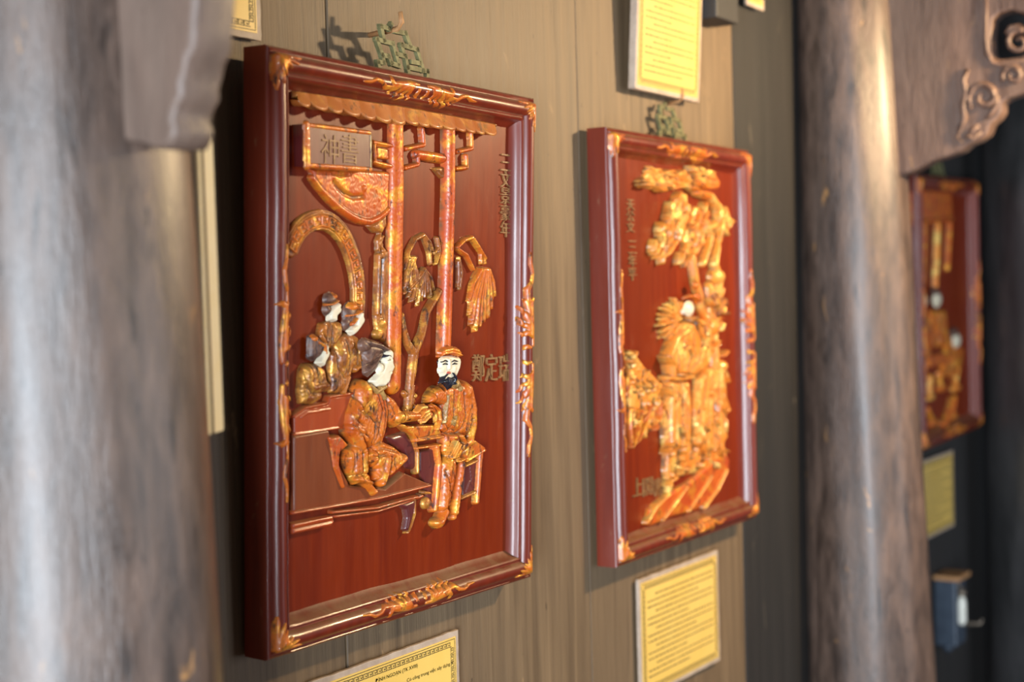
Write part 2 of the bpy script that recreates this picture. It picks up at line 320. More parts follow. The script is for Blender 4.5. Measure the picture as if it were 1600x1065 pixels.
class HF:
    """carved relief part: a height field over the panel board; all heights in mm, shapes in photo pixels (or metres with uv=True)"""
    def __init__(s, P, res=1.2, base=BD, basefn=None): s.fl = None; s.ch = .0002; s.P, s.res, s.base, s.pr, s.gr, s.bf = P, res*.001, base, [], [], basefn; s.k = (1.0 if P is P2 else .72) if basefn is None else 1.0
    def cv(s, pts, lvl, uv): return np.array([p if uv else s.P.uv(p, s.base+lvl*.001) for p in pts], float)
    def stroke(s, pts, r, h, b=0, uv=False, p=2.0):
        h *= s.k; b *= s.k; q = s.cv(pts, b+h*.75, uv); r = np.array(r if isinstance(r, (list, tuple)) else [r]*len(q), float)*.001
        s.pr.append(('s', q, r, h*.001, b*.001, p)); return s
    def poly(s, pts, h, bev, b=0, uv=False):
        h *= s.k; b *= s.k; s.pr.append(('p', s.cv(pts, b+h*.75, uv), bev*.001, h*.001, b*.001)); return s
    def ell(s, c, rx, ry, h, b=0, p=2.0):
        h *= s.k; b *= s.k; a = s.cv([c, (c[0]+rx, c[1]), (c[0], c[1]+ry)], b+h*.75, False)
        s.pr.append(('e', a[0], np.linalg.norm(a[1]-a[0]), np.linalg.norm(a[2]-a[0]), h*.001, b*.001, p)); return s
    def groove(s, pts, wd, amp, lvl=8, uv=False): s.gr.append((s.cv(pts, lvl*s.k, uv), wd*.001, amp*.0014*s.k)); return s
    @staticmethod
    def segd(U, V, a, b):
        d = b-a; L = max(d@d, 1e-12); t = np.clip(((U-a[0])*d[0]+(V-a[1])*d[1])/L, 0, 1)
        return np.hypot(U-a[0]-t*d[0], V-a[1]-t*d[1]), t
    def mesh(s, name):
        lo = np.array([9., 9.]); hi = -lo
        for p in s.pr:
            if p[0] == 's': m = p[2].max(); lo = np.minimum(lo, p[1].min(0)-m); hi = np.maximum(hi, p[1].max(0)+m)
            elif p[0] == 'p': lo = np.minimum(lo, p[1].min(0)); hi = np.maximum(hi, p[1].max(0))
            else: lo = np.minimum(lo, p[1]-[p[2], p[3]]); hi = np.maximum(hi, p[1]+[p[2], p[3]])
        lo -= 3*s.res; hi += 3*s.res
        nu, nv = (np.ceil((hi-lo)/s.res).astype(int)+1)
        U, V = np.meshgrid(lo[0]+np.arange(nu)*s.res, lo[1]+np.arange(nv)*s.res, indexing='ij')
        Hh = np.full(U.shape, -.004)
        for p in s.pr:
            if p[0] == 's':
                q, r, h, b, pw = p[1:]
                for i in range(max(1, len(q)-1)):
                    j = min(i+1, len(q)-1)
                    d, t = s.segd(U, V, q[i], q[j]); rr = r[i]+(r[j]-r[i])*t; k = d/rr
                    Hh = np.maximum(Hh, np.where(k < 1, b+h*np.maximum(0, 1-k**pw)**.5, b-(d-rr)*4))
            elif p[0] == 'e':
                c, rx, ry, h, b, pw = p[1:]
                k = np.hypot((U-c[0])/rx, (V-c[1])/ry); Hh = np.maximum(Hh, np.where(k < 1, b+h*np.maximum(0, 1-k**pw)**.5, b-(k-1)*min(rx, ry)*4))
            else:
                q, bev, h, b = p[1:]; D = np.full(U.shape, 9.); ins = np.zeros(U.shape, bool)
                for i in range(len(q)):
                    a, c = q[i], q[(i+1) % len(q)]
                    d, _ = s.segd(U, V, a, c); D = np.minimum(D, d)
                    if a[1] != c[1]:
                        cond = ((a[1] > V) != (c[1] > V)) & (U < (c[0]-a[0])*(V-a[1])/(c[1]-a[1])+a[0]); ins ^= cond
                k = np.clip(D/bev, 0, 1); Hh = np.maximum(Hh, np.where(ins, b+h*(1-(1-k)**2)**.5, b-D*4))
        for q, wd, amp in s.gr:
            D = np.full(U.shape, 9.)
            for i in range(len(q)-1): D = np.minimum(D, s.segd(U, V, q[i], q[i+1])[0])
            Hh = Hh+np.where(Hh > .0006, amp*np.exp(-(D/wd)**2), 0)
        if s.bf is None: Hh = Hh+np.where(Hh > .0008, s.ch*chisel(U, V), 0)
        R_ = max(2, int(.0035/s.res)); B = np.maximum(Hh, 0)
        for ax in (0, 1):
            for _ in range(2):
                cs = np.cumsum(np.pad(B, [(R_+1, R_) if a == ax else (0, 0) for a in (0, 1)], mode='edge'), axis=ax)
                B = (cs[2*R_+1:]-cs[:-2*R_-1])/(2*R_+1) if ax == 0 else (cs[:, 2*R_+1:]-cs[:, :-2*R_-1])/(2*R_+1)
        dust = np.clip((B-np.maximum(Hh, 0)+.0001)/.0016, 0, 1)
        if s.fl is not None:
            top = max((p[-2]+p[-1]) if p[0] == 'p' else (p[-3]+p[-2]) for p in s.pr); Hh = np.maximum(Hh, max(-.0015, top-s.fl)+0*Hh) ; fl_ = max(-.0005, top-s.fl+.0001)
        keep = Hh > (-.0005 if s.fl is None else fl_)
        kk = keep.copy(); kk[1:] |= keep[:-1]; kk[:-1] |= keep[1:]; k2 = kk.copy(); k2[:, 1:] |= kk[:, :-1]; k2[:, :-1] |= kk[:, 1:]
        Hh = np.maximum(Hh, -.0015)
        idx = np.full(U.shape, -1); idx[k2] = np.arange(k2.sum())
        bs = s.base if s.bf is None else s.bf(U[k2], V[k2])
        co = np.stack([U[k2], -(bs+Hh[k2]), V[k2]], 1)
        a, b, c, d = idx[:-1, :-1], idx[1:, :-1], idx[1:, 1:], idx[:-1, 1:]
        ok = (a >= 0) & (b >= 0) & (c >= 0) & (d >= 0)
        q = np.stack([a[ok], b[ok], c[ok], d[ok]], 1)
        me = bpy.data.meshes.new(name); me.vertices.add(len(co)); me.vertices.foreach_set('co', co.ravel())
        me.loops.add(q.size); me.loops.foreach_set('vertex_index', q.ravel().astype(np.int32))
        me.polygons.add(len(q)); me.polygons.foreach_set('loop_start', np.arange(0, q.size, 4, dtype=np.int32))
        me.polygons.foreach_set('use_smooth', np.ones(len(q), bool))
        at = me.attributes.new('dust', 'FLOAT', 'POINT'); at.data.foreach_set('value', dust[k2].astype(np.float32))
        me.update(calc_edges=True); me.validate()
        return me
    def build(s, name, mat, parent=None): return link(name, s.mesh(name), mat, parent if parent is not None else s.P.root)

PROF = [(0, 0), (0, TH-.009), (.0015, TH-.006), (.004, TH-.005), (.0065, TH-.0065), (.008, TH-.0065), (.0095, TH-.003), (.013, TH+.0015), (.018, TH+.0042), (.023, TH+.0050), (.028, TH+.0035), (.0325, TH-.0005),
        (.0345, TH-.0045), (.0365, TH-.0050), (.0385, TH-.0030), (.041, TH-.0035), (.043, TH-.0065), (.0445, TH-.011), (.0475, BD+.006), (.0515, BD+.0022), (.056, BD-.001)]
PROF = [(a*.86, b) for a, b in PROF]
def prof_n(wd): return np.interp(wd, [p[0] for p in PROF[1:]], [p[1] for p in PROF[1:]])
def build_frame(P):
    W, H = P.W, P.H
    R = lambda c: {'t': lambda u, wd, n: (u, -n, H-wd), 'b': lambda u, wd, n: (u, -n, wd), 'l': lambda u, wd, n: (-W/2+wd, -n, u), 'r': lambda u, wd, n: (W/2-wd, -n, u)}[c]
    for c in 'tblr':
        f = R(c); V = []; Fc = []; ns = 24; a0, a1 = (-W/2, W/2) if c in 'tb' else (0, H)
        for i in range(ns+1):
            for wd, n in PROF:
                lo, hi = a0+wd, a1-wd; u = lo+(hi-lo)*i/ns
                wob = .0004*math.sin(u*23+ord(c))+.0002*math.sin(u*61)
                V.append(f(u, wd+(wob if wd > .001 else 0), n+(wob if n > 0 else 0)))
        m = len(PROF)
        for i in range(ns):
            for k in range(m-1): Fc.append((i*m+k, i*m+k+1, (i+1)*m+k+1, (i+1)*m+k))
        me = bpy.data.meshes.new('frame_rail'); me.from_pydata(V, [], Fc); me.update()
        bm = bmesh.new(); bm.from_mesh(me); bmesh.ops.recalc_face_normals(bm, faces=bm.faces); bm.to_mesh(me); bm.free()
        me.polygons.foreach_set('use_smooth', [True]*len(me.polygons)); me.set_sharp_from_angle(angle=math.radians(50))
        link('frame_rail', me, 'frame', P.root)
    link('back_board', box(-W/2+.002, W/2-.002, -BD, 0, .002, H-.002, name='back_board'), 'lacquer', P.root)
def orn_strokes():      # half wing of the leaf ornament in mm: (along, across) with 0 = middle of the rail, + = towards the panel
    L = []
    for sx in (1, -1):
        for pts, r in [([(8, 2), (9, 8), (6, 13)], [2.5, 3.6, 2]), ([(20, -4), (24, 6), (21, 15), (24, 20)], [3, 4, 3, 1]), ([(22, -4), (31, 6), (33, 17), (40, 22)], [3, 4, 3, 1]), ([(24, -5), (38, 4), (46, 14), (52, 22)], [3, 4.5, 3.5, 1]),
                       ([(26, -7), (44, 0), (56, 8), (60, 16)], [3, 5, 4, 1.5]), ([(10, -7), (24, -8), (44, -2), (58, 0)], [2.5, 3.5, 5, 3]), ([(56, 2), (60, -6), (59, -14)], [4, 3.5, 1.2]),
                       ([(58, 6), (70, 8), (78, 0), (88, -3), (98, 3), (110, 4)], [3, 3.4, 3, 2.6, 2.4, .8])]:
            L.append(([(sx*a, b) for a, b in pts], r))
    return L
def ornaments(P, res):
    W, H = P.W, P.H; cw = .0215
    bf = {'t': lambda U, V: prof_n(H-V), 'b': lambda U, V: prof_n(V), 'l': lambda U, V: prof_n(U+W/2), 'r': lambda U, V: prof_n(W/2-U)}
    for c in 'tblr':
        h = HF(P, res, basefn=bf[c]); sc = 1.0 if c in 'tb' else 1.25
        for pts, r in orn_strokes():
            q = []
            for a, b in pts:
                a = a*.00112*sc; b = cw-.001+b*.00078
                q.append({'t': (a, H-b), 'b': (a, b), 'l': (-W/2+b, H*.47+a), 'r': (W/2-b, H*.47+a)}[c])
            h.stroke(q, [x*1.0 for x in r], 3.0, uv=True)
        o = h.build('leaf_ornament', 'gilt')
    for cx in (-1, 1):
        for cz in (0, 1):
            bfn = lambda U, V, cx=cx, cz=cz: prof_n(np.minimum(W/2-cx*U, (H-V) if cz else V))
            h = HF(P, res, basefn=bfn)
            for a, L in ((3, 40), (17, 33), (32, 26), (45, 22), (58, 26), (73, 33), (87, 40)):
                a = math.radians(a); q = []
                for t in (.0, .45, .8, 1):
                    d = (.004+L*t*.001); q.append((cx*(W/2-.008-d*math.sin(a)), (H-.008-d*math.cos(a)) if cz else (.008+d*math.cos(a))))
                h.stroke(q, [2, 3.2, 2.6, .8], 3, uv=True)
            h.build('corner_leaf', 'gilt')
def cjk(P, px0, px1, body, mat, n, h=.0025, parent=None, vertical=False, name='carved_character'):
    """carved characters filling the pixel box px0..px1 (one object per character)"""
    k = len(body)
    for i, ch in enumerate(body):
        if vertical: a = (px0[0], px0[1]+(px1[1]-px0[1])*i/k); b = (px1[0], px0[1]+(px1[1]-px0[1])*(i+.92)/k)
        else: a = (px0[0]+(px1[0]-px0[0])*i/k, px0[1]); b = (px0[0]+(px1[0]-px0[0])*(i+.9)/k, px1[1])
        A = P.uv((a[0], b[1]), n); B = P.uv((b[0], a[1]), n)
        if A[1] > B[1]: A[1], B[1] = B[1], A[1]
        me = text_mesh(ch, 1, .5, name=name, offset=-.006, res=2)
        def f(c):
            lo, hi = c.min(0), c.max(0); t = (c-lo)/np.maximum(hi-lo, 1e-6)
            return np.stack([A[0]+t[:, 0]*(B[0]-A[0]), -(n-.0004+t[:, 2]*h), A[1]+t[:, 1]*(B[1]-A[1])], 1)
        link(name, xform(me, f), mat, parent if parent is not None else P.root)
def barpath(P, pts, wd, n0, n1, name='bar'):
    """flat metal bar of square section along pixel points"""
    q = [P.uv(p, n1) for p in pts]; mes = []
    for a, b in zip(q[:-1], q[1:]):
        d = (b-a)/np.linalg.norm(b-a); nn = np.array([-d[1], d[0]])*wd/2; a2, b2 = a-d*wd/2, b+d*wd/2
        c = [a2-nn, b2-nn, b2+nn, a2+nn]; V = [(x[0], -n0, x[1]) for x in c]+[(x[0], -n1, x[1]) for x in c]
        me = bpy.data.meshes.new(name); me.from_pydata(V, [], [(0, 1, 2, 3), (7, 6, 5, 4), (0, 4, 5, 1), (1, 5, 6, 2), (2, 6, 7, 3), (3, 7, 4, 0)]); mes.append(me)
    return mes
HANG = [[(612.5, 38), (609, 44.4), (596.5, 41), (601, 62.5)], [(590, 61.4), (614.6, 68), (623.6, 98.6)], [(590, 61.4), (598.6, 86), (608, 88), (612.5, 98.6), (625, 103)], [(598.6, 86), (601, 97.6), (592, 96.5)],
        [(620, 48.7), (634.8, 52), (642, 72)], [(628.4, 70), (652.8, 77.4), (662.4, 110), (669, 111)], [(628.4, 70), (632, 84)], [(620, 83.8), (634.8, 88), (638, 105), (657, 109)], [(645, 96.5), (656, 98.6)], [(592, 96.5), (594, 108)], [(638, 105), (640, 116)], [(669, 111), (669, 122)]]
def hanger(P, off):
    mes = []
    for l in HANG: mes += barpath(P, [(x, y) for x, y in l], .0062, .007, .0130)
    me = join_meshes(mes, 'hanger')
    P.hang = True
    return link('bronze_hanger', me, 'verdigris', P.root)

P1 = Panel(1.2144, 1.1218, .5783, .73, .0359, -.0079, .0033, 'relief_panel', 'red lacquer panel carved with moon gate and a bearded man seated at a table')
P2 = Panel(2.0511, 1.0879, .5785, .7408, -.0018+.004, .0014, .0073, 'relief_panel', 'red lacquer panel carved with a gilded pine tree and robed figures')
P3 = Panel(3.6719, 1.1164, .5705, .7306, .0082, .0262, .007, 'relief_panel', 'dim red lacquer panel with gilded figures partly behind the middle pillar')
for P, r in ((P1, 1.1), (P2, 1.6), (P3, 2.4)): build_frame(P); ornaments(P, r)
H1 = hanger(P1, 0)
hm = H1.data.copy(); H2 = link('bronze_hanger', hm, 'verdigris', P2.root)
H2.location = (P2.uv((1050, 178), .012)[0]-P1.uv((630, 80), .012)[0], 0, P2.H-P1.H)
H3 = link('bronze_hanger', hm, None, P3.root); H3.location = (.0, 0, P3.H-P1.H)

# ------------------------------------------------------------------ relief of the moon gate panel
G = lambda **k: HF(P1, 1.1, **k)
UNDERCUT = {'face', 'hair', 'headdress', 'beard', 'cap', 'topknot', 'eye', 'eyebrow', 'mouth', 'ear', 'finger', 'collar', 'sash', 'cuff', 'forearm'}
def px_part(name, mat, fn, parent=None, P=None, res=1.1):
    h = HF(P or P1, res); fn(h)
    if name in UNDERCUT: h.fl = .0085
    if name == 'carved_figure': h.ch = .00045
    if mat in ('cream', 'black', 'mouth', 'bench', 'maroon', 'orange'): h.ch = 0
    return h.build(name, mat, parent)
# eave with single roof tiles
eave = px_part('eave', 'gilt_dark', lambda h: h.poly([(462, 141), (640, 166), (778, 193), (776, 199), (700, 190), (640, 176), (462, 152)], 13, 4))
cus = [(468, 157), (487, 159), (515, 167), (538, 169), (566, 176), (589.5, 181), (614, 185), (636, 188), (656, 191), (673, 193.5), (694, 196), (714, 198.5), (730, 200.5), (745, 202.5), (759, 204.5), (778, 206)]
topl = lambda x: (142+(x-462)*.148) if x < 640 else (168.3+(x-640)*.19)
def tile(a, b, i):
    V = []; Fc = []; ns, nt = 9, 6; lift = 10 if a[0] < 636 else 7
    for t in range(nt+2):
        for k in range(ns):
            sx = k/(ns-1); tt = min(t, nt-1)/(nt-1); bow = math.sin(math.pi*sx)
            x = a[0]+(b[0]-a[0])*sx; yb = a[1]+(b[1]-a[1])*sx+lift*bow**.7; yt = topl(x)
            n = BD+.009+.007*tt+.0045*bow**.6*(.4+.6*tt)
            if t == nt: n -= .004
            if t == nt+1: n = BD+.001
            u, v = P1.uv((x, yt+(yb-yt)*tt), BD+.014+.004*tt)
            if t >= nt: v += .0012*(t-nt+1)
            V.append((u, -n, v))
    for t in range(nt+1):
        for k in range(ns-1): Fc.append((t*ns+k, t*ns+k+1, (t+1)*ns+k+1, (t+1)*ns+k))
    me = bpy.data.meshes.new('roof_tile'); me.from_pydata(V, [], Fc); me.update()
    bm = bmesh.new(); bm.from_mesh(me); bmesh.ops.recalc_face_normals(bm, faces=bm.faces); bm.to_mesh(me); bm.free()
    me.polygons.foreach_set('use_smooth', [True]*len(me.polygons))
    link('roof_tile', me, 'gilt_tile', eave)
for i in range(len(cus)-1): tile(cus[i], cus[i+1], i)
# columns, beam, bracket sets
px_part('carved_column', 'gilt_red', lambda h: h.stroke([(624, 188), (624, 300), (621, 450), (619, 600)], [13, 14.5, 15, 15], 19))
px_part('carved_column', 'gilt_red', lambda h: h.stroke([(706, 200), (706, 300), (702, 450), (699, 548)], [10.5, 10.5, 11, 11], 23))
px_part('tie_beam', 'gilt_red', lambda h: h.stroke([(654, 241), (706, 249)], 7.5, 14))
def br1(h):
    for q in ([(583, 222), (628, 231)], [(583, 253), (629, 264)], [(618, 196), (620, 217)], [(585, 222), (586, 254)]): h.stroke(q, 4, 12)
    h.poly([(588, 229), (608, 233), (609, 250), (588, 247)], 6, 2)
px_part('bracket_set', 'gilt_red', br1)
px_part('bracket_set', 'gilt_red', lambda h: [h.stroke(q, 3.8, 13) for q in ([(636, 232), (663, 226.5), (661, 201)], [(636, 262), (654, 257), (653, 238)])])
px_part('bracket_set', 'gilt_red', lambda h: [h.stroke(q, 3.8, 13) for q in ([(716, 237), (738, 232), (737, 208)], [(716, 263), (730, 262), (729, 243)])])
px_part('corbel', 'gilt_dark', lambda h: h.poly([(676, 262), (697, 259), (697, 281), (690, 278), (682, 269)], 9, 4).groove([(680, 263), (692, 274)], 1.5, -2))
# name board with two characters
nb = link('name_board', slab([[tuple(P1.uv(q, BD+.022)) for q in [(479, 193), (580.5, 206), (581.5, 266), (481, 259)]]], .024, .001, 'name_board'), 'maroon', P1.root)
xform(nb.data, lambda a: np.stack([a[:, 0], -(BD+.010+a[:, 2]), a[:, 1]], 1))
for q, r in ((((481, 195), (482, 258)), 5.2), (((481, 195), (579, 207.5)), 3), (((482, 258), (580, 264.5)), 3.4), (((580, 207.5), (580.5, 265)), 1.6)):
    h = HF(P1, .9, base=BD+.021); h.stroke(list(q), r, 3.6); h.build('edge_moulding', 'gilt' if r > 2 else 'dustgold', nb)
cjk(P1, (502, 212), (563, 254), '神書', 'carve', BD+.0222, .0012, nb)
# hanging drape behind the name board
def drape(h):
    cur = [(482, 262), (489, 277), (497, 289), (507, 301), (517, 311), (528, 321), (540, 330), (550, 337), (560, 342), (570, 345), (580, 346), (590, 342), (600, 335), (607, 328)]
    h.poly(cur+[(610, 268), (560, 264)], 8, 6); h.stroke(cur[1:], [4]*3+[5.5]*10, 12)
    h.groove([(523, 284), (530, 294), (540, 303), (552, 308), (568, 307)], 3, -4); h.ell((569, 294), 6, 8, 11)
    h.groove([(520, 272), (532, 276), (545, 273)], 1.5, -1.5)
    for c in ((585, 322), (592, 312), (574, 328), (588, 298)): h.ell(c, 2.5, 4, 10.5)
px_part('hanging_drape', 'gilt_red', drape)
def pend(h):
    h.poly([(576, 352), (586, 346), (604, 331), (605, 352), (598, 365), (586, 363)], 12, 6)
    for i in range(9): h.stroke([(590+random.uniform(0, 14), 366+i*3.2), (586+random.uniform(4, 18), 373+i*3.2)], [2.6, 3.4], 9)
px_part('pendant', 'gilt_dark', pend)
def post(h):
    h.poly([(590, 394), (607, 390), (607, 505), (602, 535), (590, 528), (586, 495)], 9, 3)
    h.stroke([(593, 398), (590, 490)], 3, 13); h.stroke([(601, 398), (600, 500)], 2.6, 12); h.groove([(597, 405), (595, 490)], 1.6, -4)
    h.ell((598, 505), 9, 10, 13).ell((594, 522), 8, 9, 12)
px_part('carved_post', 'gilt_dark', post)
# moon gate: ring with a fret
mid = [(457, 390), (462, 376), (470, 362), (479, 353), (490, 347), (503, 344.5), (515, 347), (526, 354), (537, 367), (546, 384), (553, 404), (558, 425), (561, 450), (561, 475), (559, 496)]
def resample(pts, step):
    p = np.array(pts, float); d = np.r_[0, np.cumsum(np.linalg.norm(np.diff(p, axis=0), axis=1))]; n = int(d[-1]/step)
    t = np.linspace(0, d[-1], n); return np.stack([np.interp(t, d, p[:, 0]), np.interp(t, d, p[:, 1])], 1)
muv = resample([P1.uv(q, BD+.006) for q in mid], .0045); tn = np.gradient(muv, axis=0); tn /= np.linalg.norm(tn, axis=1)[:, None]; nrm = np.stack([-tn[:, 1], tn[:, 0]], 1)
ring = G(); ring.stroke(muv.tolist(), 10.5, 6.5, uv=True, p=8)
for s_ in (-1, 1): ring.stroke((muv+nrm*.0095*s_).tolist(), 2.0, 9.5, uv=True)
ring.stroke((muv+nrm*.0128).tolist(), 1.6, 8, uv=True)
mg = ring.build('moon_gate', 'gilt_dark')
fr = HF(P1, .8, base=BD+.0058)
for i in range(0, len(muv)-3, 3):
    a = lambda k, o: tuple(muv[min(i+k, len(muv)-1)]+nrm[min(i+k, len(muv)-1)]*o)
    fr.stroke([a(0, -.006), a(0, .006), a(2, .006), a(2, -.001), a(1, -.001)], 1.0, 2.4, uv=True); fr.stroke([a(0, -.006), a(2, -.006), a(3, -.006)], 1.0, 2.4, uv=True)
fr.build('fret_band', 'gilt', mg)
# trees
def trunk(h):
    h.stroke([(640, 650), (644, 610), (648, 570), (651, 548)], [8, 7.5, 8, 8], 13); h.stroke([(650, 550), (662, 522), (669, 488), (688, 456)], [8, 6, 5.5, 6], 14); h.stroke([(650, 552), (640, 536), (633, 514), (629, 492)], [7, 5, 5, 5], 13)
    h.groove([(647, 600), (655, 555), (664, 520)], 1.5, -3); h.groove([(642, 640), (646, 590)], 1.2, -2.5); h.groove([(640, 540), (634, 520)], 1.4, -3)
    for i in range(10): h.ell((632+random.uniform(0, 22), 612+random.uniform(0, 34)), 3, 5, random.uniform(7, 11))
px_part('tree_trunk', 'gilt_dark', trunk)
def frond(h, tops, ends, r=3.2, hh=12):
    for t, e in zip(tops, ends):
        m = ((t[0]*.45+e[0]*.55)+(e[0]-t[0])*.10, t[1]*.5+e[1]*.5-3); h.stroke([t, m, e], [r, r*1.1, .9], hh*random.uniform(.75, 1.1))
def fl1(h):
    h.stroke([(633, 420), (640, 392), (650, 374), (663, 367), (672, 378), (677, 392)], [2, 3, 4, 4, 3.5, 2.5], 11); h.stroke([(664, 372), (672, 392), (674, 412)], [3, 3.6, 2.4], 10); h.stroke([(684, 372), (688, 392), (682, 412)], [3, 4, 2], 10); h.stroke([(690, 380), (680, 395)], 3, 9)
    frond(h, [(645+random.uniform(-5, 5), 402) for _ in range(9)], [(633+i*3, 446+random.uniform(-6, 12)) for i in range(9)])
    frond(h, [(664, 420)]*10, [(634+i*5, 478-abs(i-4)*4+random.uniform(-6, 6)) for i in range(10)]); h.stroke([(632, 458), (648, 442), (663, 424)], [3, 3.4, 2.6], 13)
px_part('willow_frond', 'gilt_dark', fl1)
def fl2(h):
    h.stroke([(716, 386), (727, 375), (739, 371), (749, 386), (760, 404)], [3, 4, 4, 3.5, 1.5], 12); h.stroke([(717, 389), (730, 398), (741, 421)], [3, 3.4, 2.4], 11); h.stroke([(752, 392), (753, 412)], [2.4, 1.4], 9); h.stroke([(757, 398), (759, 412)], [2.4, 1.2], 9)
    h.poly([(738, 432), (746, 417), (757, 416), (768, 421), (775, 440), (773, 466), (764, 497), (751, 509), (743, 517), (736, 508), (733, 471)], 7, 9)
    frond(h, [(752+i*1.6, 421) for i in range(9)], [(734, 470), (735, 492), (738, 508), (744, 518), (751, 510), (757, 503), (764, 496), (769, 482), (774, 462)], 3.6, 14)
px_part('willow_frond', 'gilt', fl2)
px_part('willow_frond', 'gilt_dark', lambda h: [h.stroke(q, [2.4, 3, 1.2], 9) for q in ([(718, 402), (722, 425), (719, 452)], [(717, 408), (718, 430), (716, 448)])])

# parapet, couch
def parapet(h):
    h.poly([(458, 651), (477, 638), (511, 631), (514, 621), (558, 614), (556, 664), (540, 669), (458, 680)], 9, 2)
    h.stroke([(458, 650), (477, 637), (511, 630), (514, 620), (558, 613)], 2.6, 13); h.stroke([(470, 652), (480, 645), (516, 639)], 1.3, 11.5); h.stroke([(458, 679), (545, 666)], 2.4, 11)
px_part('parapet', 'orange', parapet)
couch = px_part('couch', 'bench', lambda h: h.poly([(456, 680), (512, 670), (527, 722), (545, 757), (600, 762), (630, 737), (671, 755), (668, 762), (590, 779), (521, 790), (456, 800)], 15, 3))
px_part('couch_edge', 'orange', lambda h: [h.stroke([(456, 801), (521, 790), (590, 778), (671, 758)], 3.4, 20), h.stroke([(521, 800), (590, 793), (617, 785), (652, 776)], 2.8, 15)], couch)
px_part('couch_apron', 'orange', lambda h: [h.poly([(456, 817), (519, 804), (521, 815), (516, 822), (456, 835)], 14, 2.4), h.poly([(519, 804), (590, 796), (630, 784), (660, 771), (664, 776), (640, 785), (590, 801), (521, 810)], 11, 2), h.groove([(456, 826), (516, 813)], 1.2, -2.5)], couch)
px_part('couch_leg', 'maroon', lambda h: [h.poly([(626, 788), (645, 780), (657, 770), (661, 775), (650, 781), (647, 800), (642, 819), (637, 832), (632, 827), (635, 809), (633, 796)], 12, 5)], couch)
px_part('couch_leg_edge', 'gilt_dark', lambda h: h.stroke([(612, 788), (635, 780), (648, 780), (648, 802), (641, 824), (637, 832)], 1.8, 14), couch)
px_part('cushion', 'gilt_red', lambda h: [h.poly([(511, 682), (530, 678), (546, 695), (531, 707), (529, 730), (540, 763), (530, 761), (518, 731)], 19, 5), h.stroke([(514, 684), (521, 706), (527, 732), (535, 760)], 3, 21)])
px_part('robe_hem', 'maroon', lambda h: h.poly([(606, 682), (634, 673), (644, 688), (652, 705), (651, 735), (636, 731), (628, 706), (612, 694)], 10, 8))
# table
tb = px_part('carved_table', 'gilt', lambda h: [h.poly([(628, 664), (680, 662), (691, 679), (651, 686)], 20, 3), h.stroke([(630, 664), (644, 678), (651, 688)], 2.4, 21), h.stroke([(650, 688), (691, 682)], 3.6, 23)])
px_part('table_rail', 'gilt', lambda h: h.stroke([(651, 700), (688, 695)], 2.4, 20), tb)
px_part('table_leg', 'gilt_red', lambda h: h.stroke([(683, 698), (687, 725), (680, 796)], [5, 5.4, 4.6], 19), tb)
px_part('table_leg', 'gilt_dark', lambda h: h.stroke([(648, 690), (652, 705), (652, 738)], [3, 3.6, 3], 17), tb)
px_part('table_panel', 'maroon', lambda h: h.poly([(655, 704), (682, 700), (680, 765), (672, 792), (664, 760), (655, 735)], 7, 2), tb)
px_part('table_foot', 'gilt_dark', lambda h: [h.stroke([(662, 769), (672, 770)], 2.4, 13), h.ell((669, 786), 7, 10, 12)], tb)
# stool
st = px_part('carved_stool', 'gilt', lambda h: [h.poly([(728, 716), (733, 690), (741, 686), (757, 698), (756, 705), (729, 722)], 18, 2.5), h.stroke([(729, 720), (757, 703)], 2.4, 20)])
px_part('stool_leg', 'gilt', lambda h: h.stroke([(752, 708), (746, 784)], [5.2, 4.4], 15), st)
px_part('stool_rail', 'gilt_dark', lambda h: h.stroke([(722, 778), (744, 768)], 3, 12), st)
px_part('stool_rail', 'gilt_dark', lambda h: h.stroke([(727, 728), (745, 720)], 3, 12), st)
px_part('stool_panel', 'maroon', lambda h: [h.poly([(724, 728), (746, 720), (743, 768), (722, 778)], 5, 2), h.stroke([(728, 768), (734, 752), (740, 762)], 1.8, 7), h.stroke([(734, 726), (737, 752)], 1.8, 7)], st)

# --- figures
def folds(h, lines, wd=1.8, amp=-2.6, lvl=14):
    for l in lines: h.groove(l, wd, amp, lvl)
def figA(h):
    h.poly([(502, 506), (514, 501), (528, 502), (534, 509), (532, 520), (523, 546), (508, 545), (500, 526)], 13, 10); h.stroke([(506, 510), (504, 525), (512, 540)], [5, 6, 5], 14); h.stroke([(530, 508), (531, 520), (522, 534)], [5, 6, 4], 15)
    folds(h, [[(515, 508), (513, 540)], [(522, 508), (520, 535)], [(506, 520), (514, 532)]])
a = px_part('carved_figure', 'gilt_dark', figA); a['label'] = 'standing attendant inside the moon gate'
px_part('face', 'cream', lambda h: [h.poly([(516, 484), (523, 477), (531, 472), (533.5, 475), (532.5, 480), (534, 484), (532, 489), (527, 494), (527, 503), (515, 501), (514, 493)], 16, 3.5)], a)
px_part('hair', 'hair', lambda h: [h.ell((519, 468), 11, 12, 18), h.ell((513, 483), 6, 11, 17), h.groove([(510, 474), (530, 470)], 1.6, -2.5), h.groove([(510, 480), (524, 478)], 1.4, -2)], a)
px_part('headdress', 'gilt', lambda h: [h.stroke([(510, 476), (520, 475), (528, 470)], 2.0, 20), h.ell((523, 463), 6, 6, 20)], a)
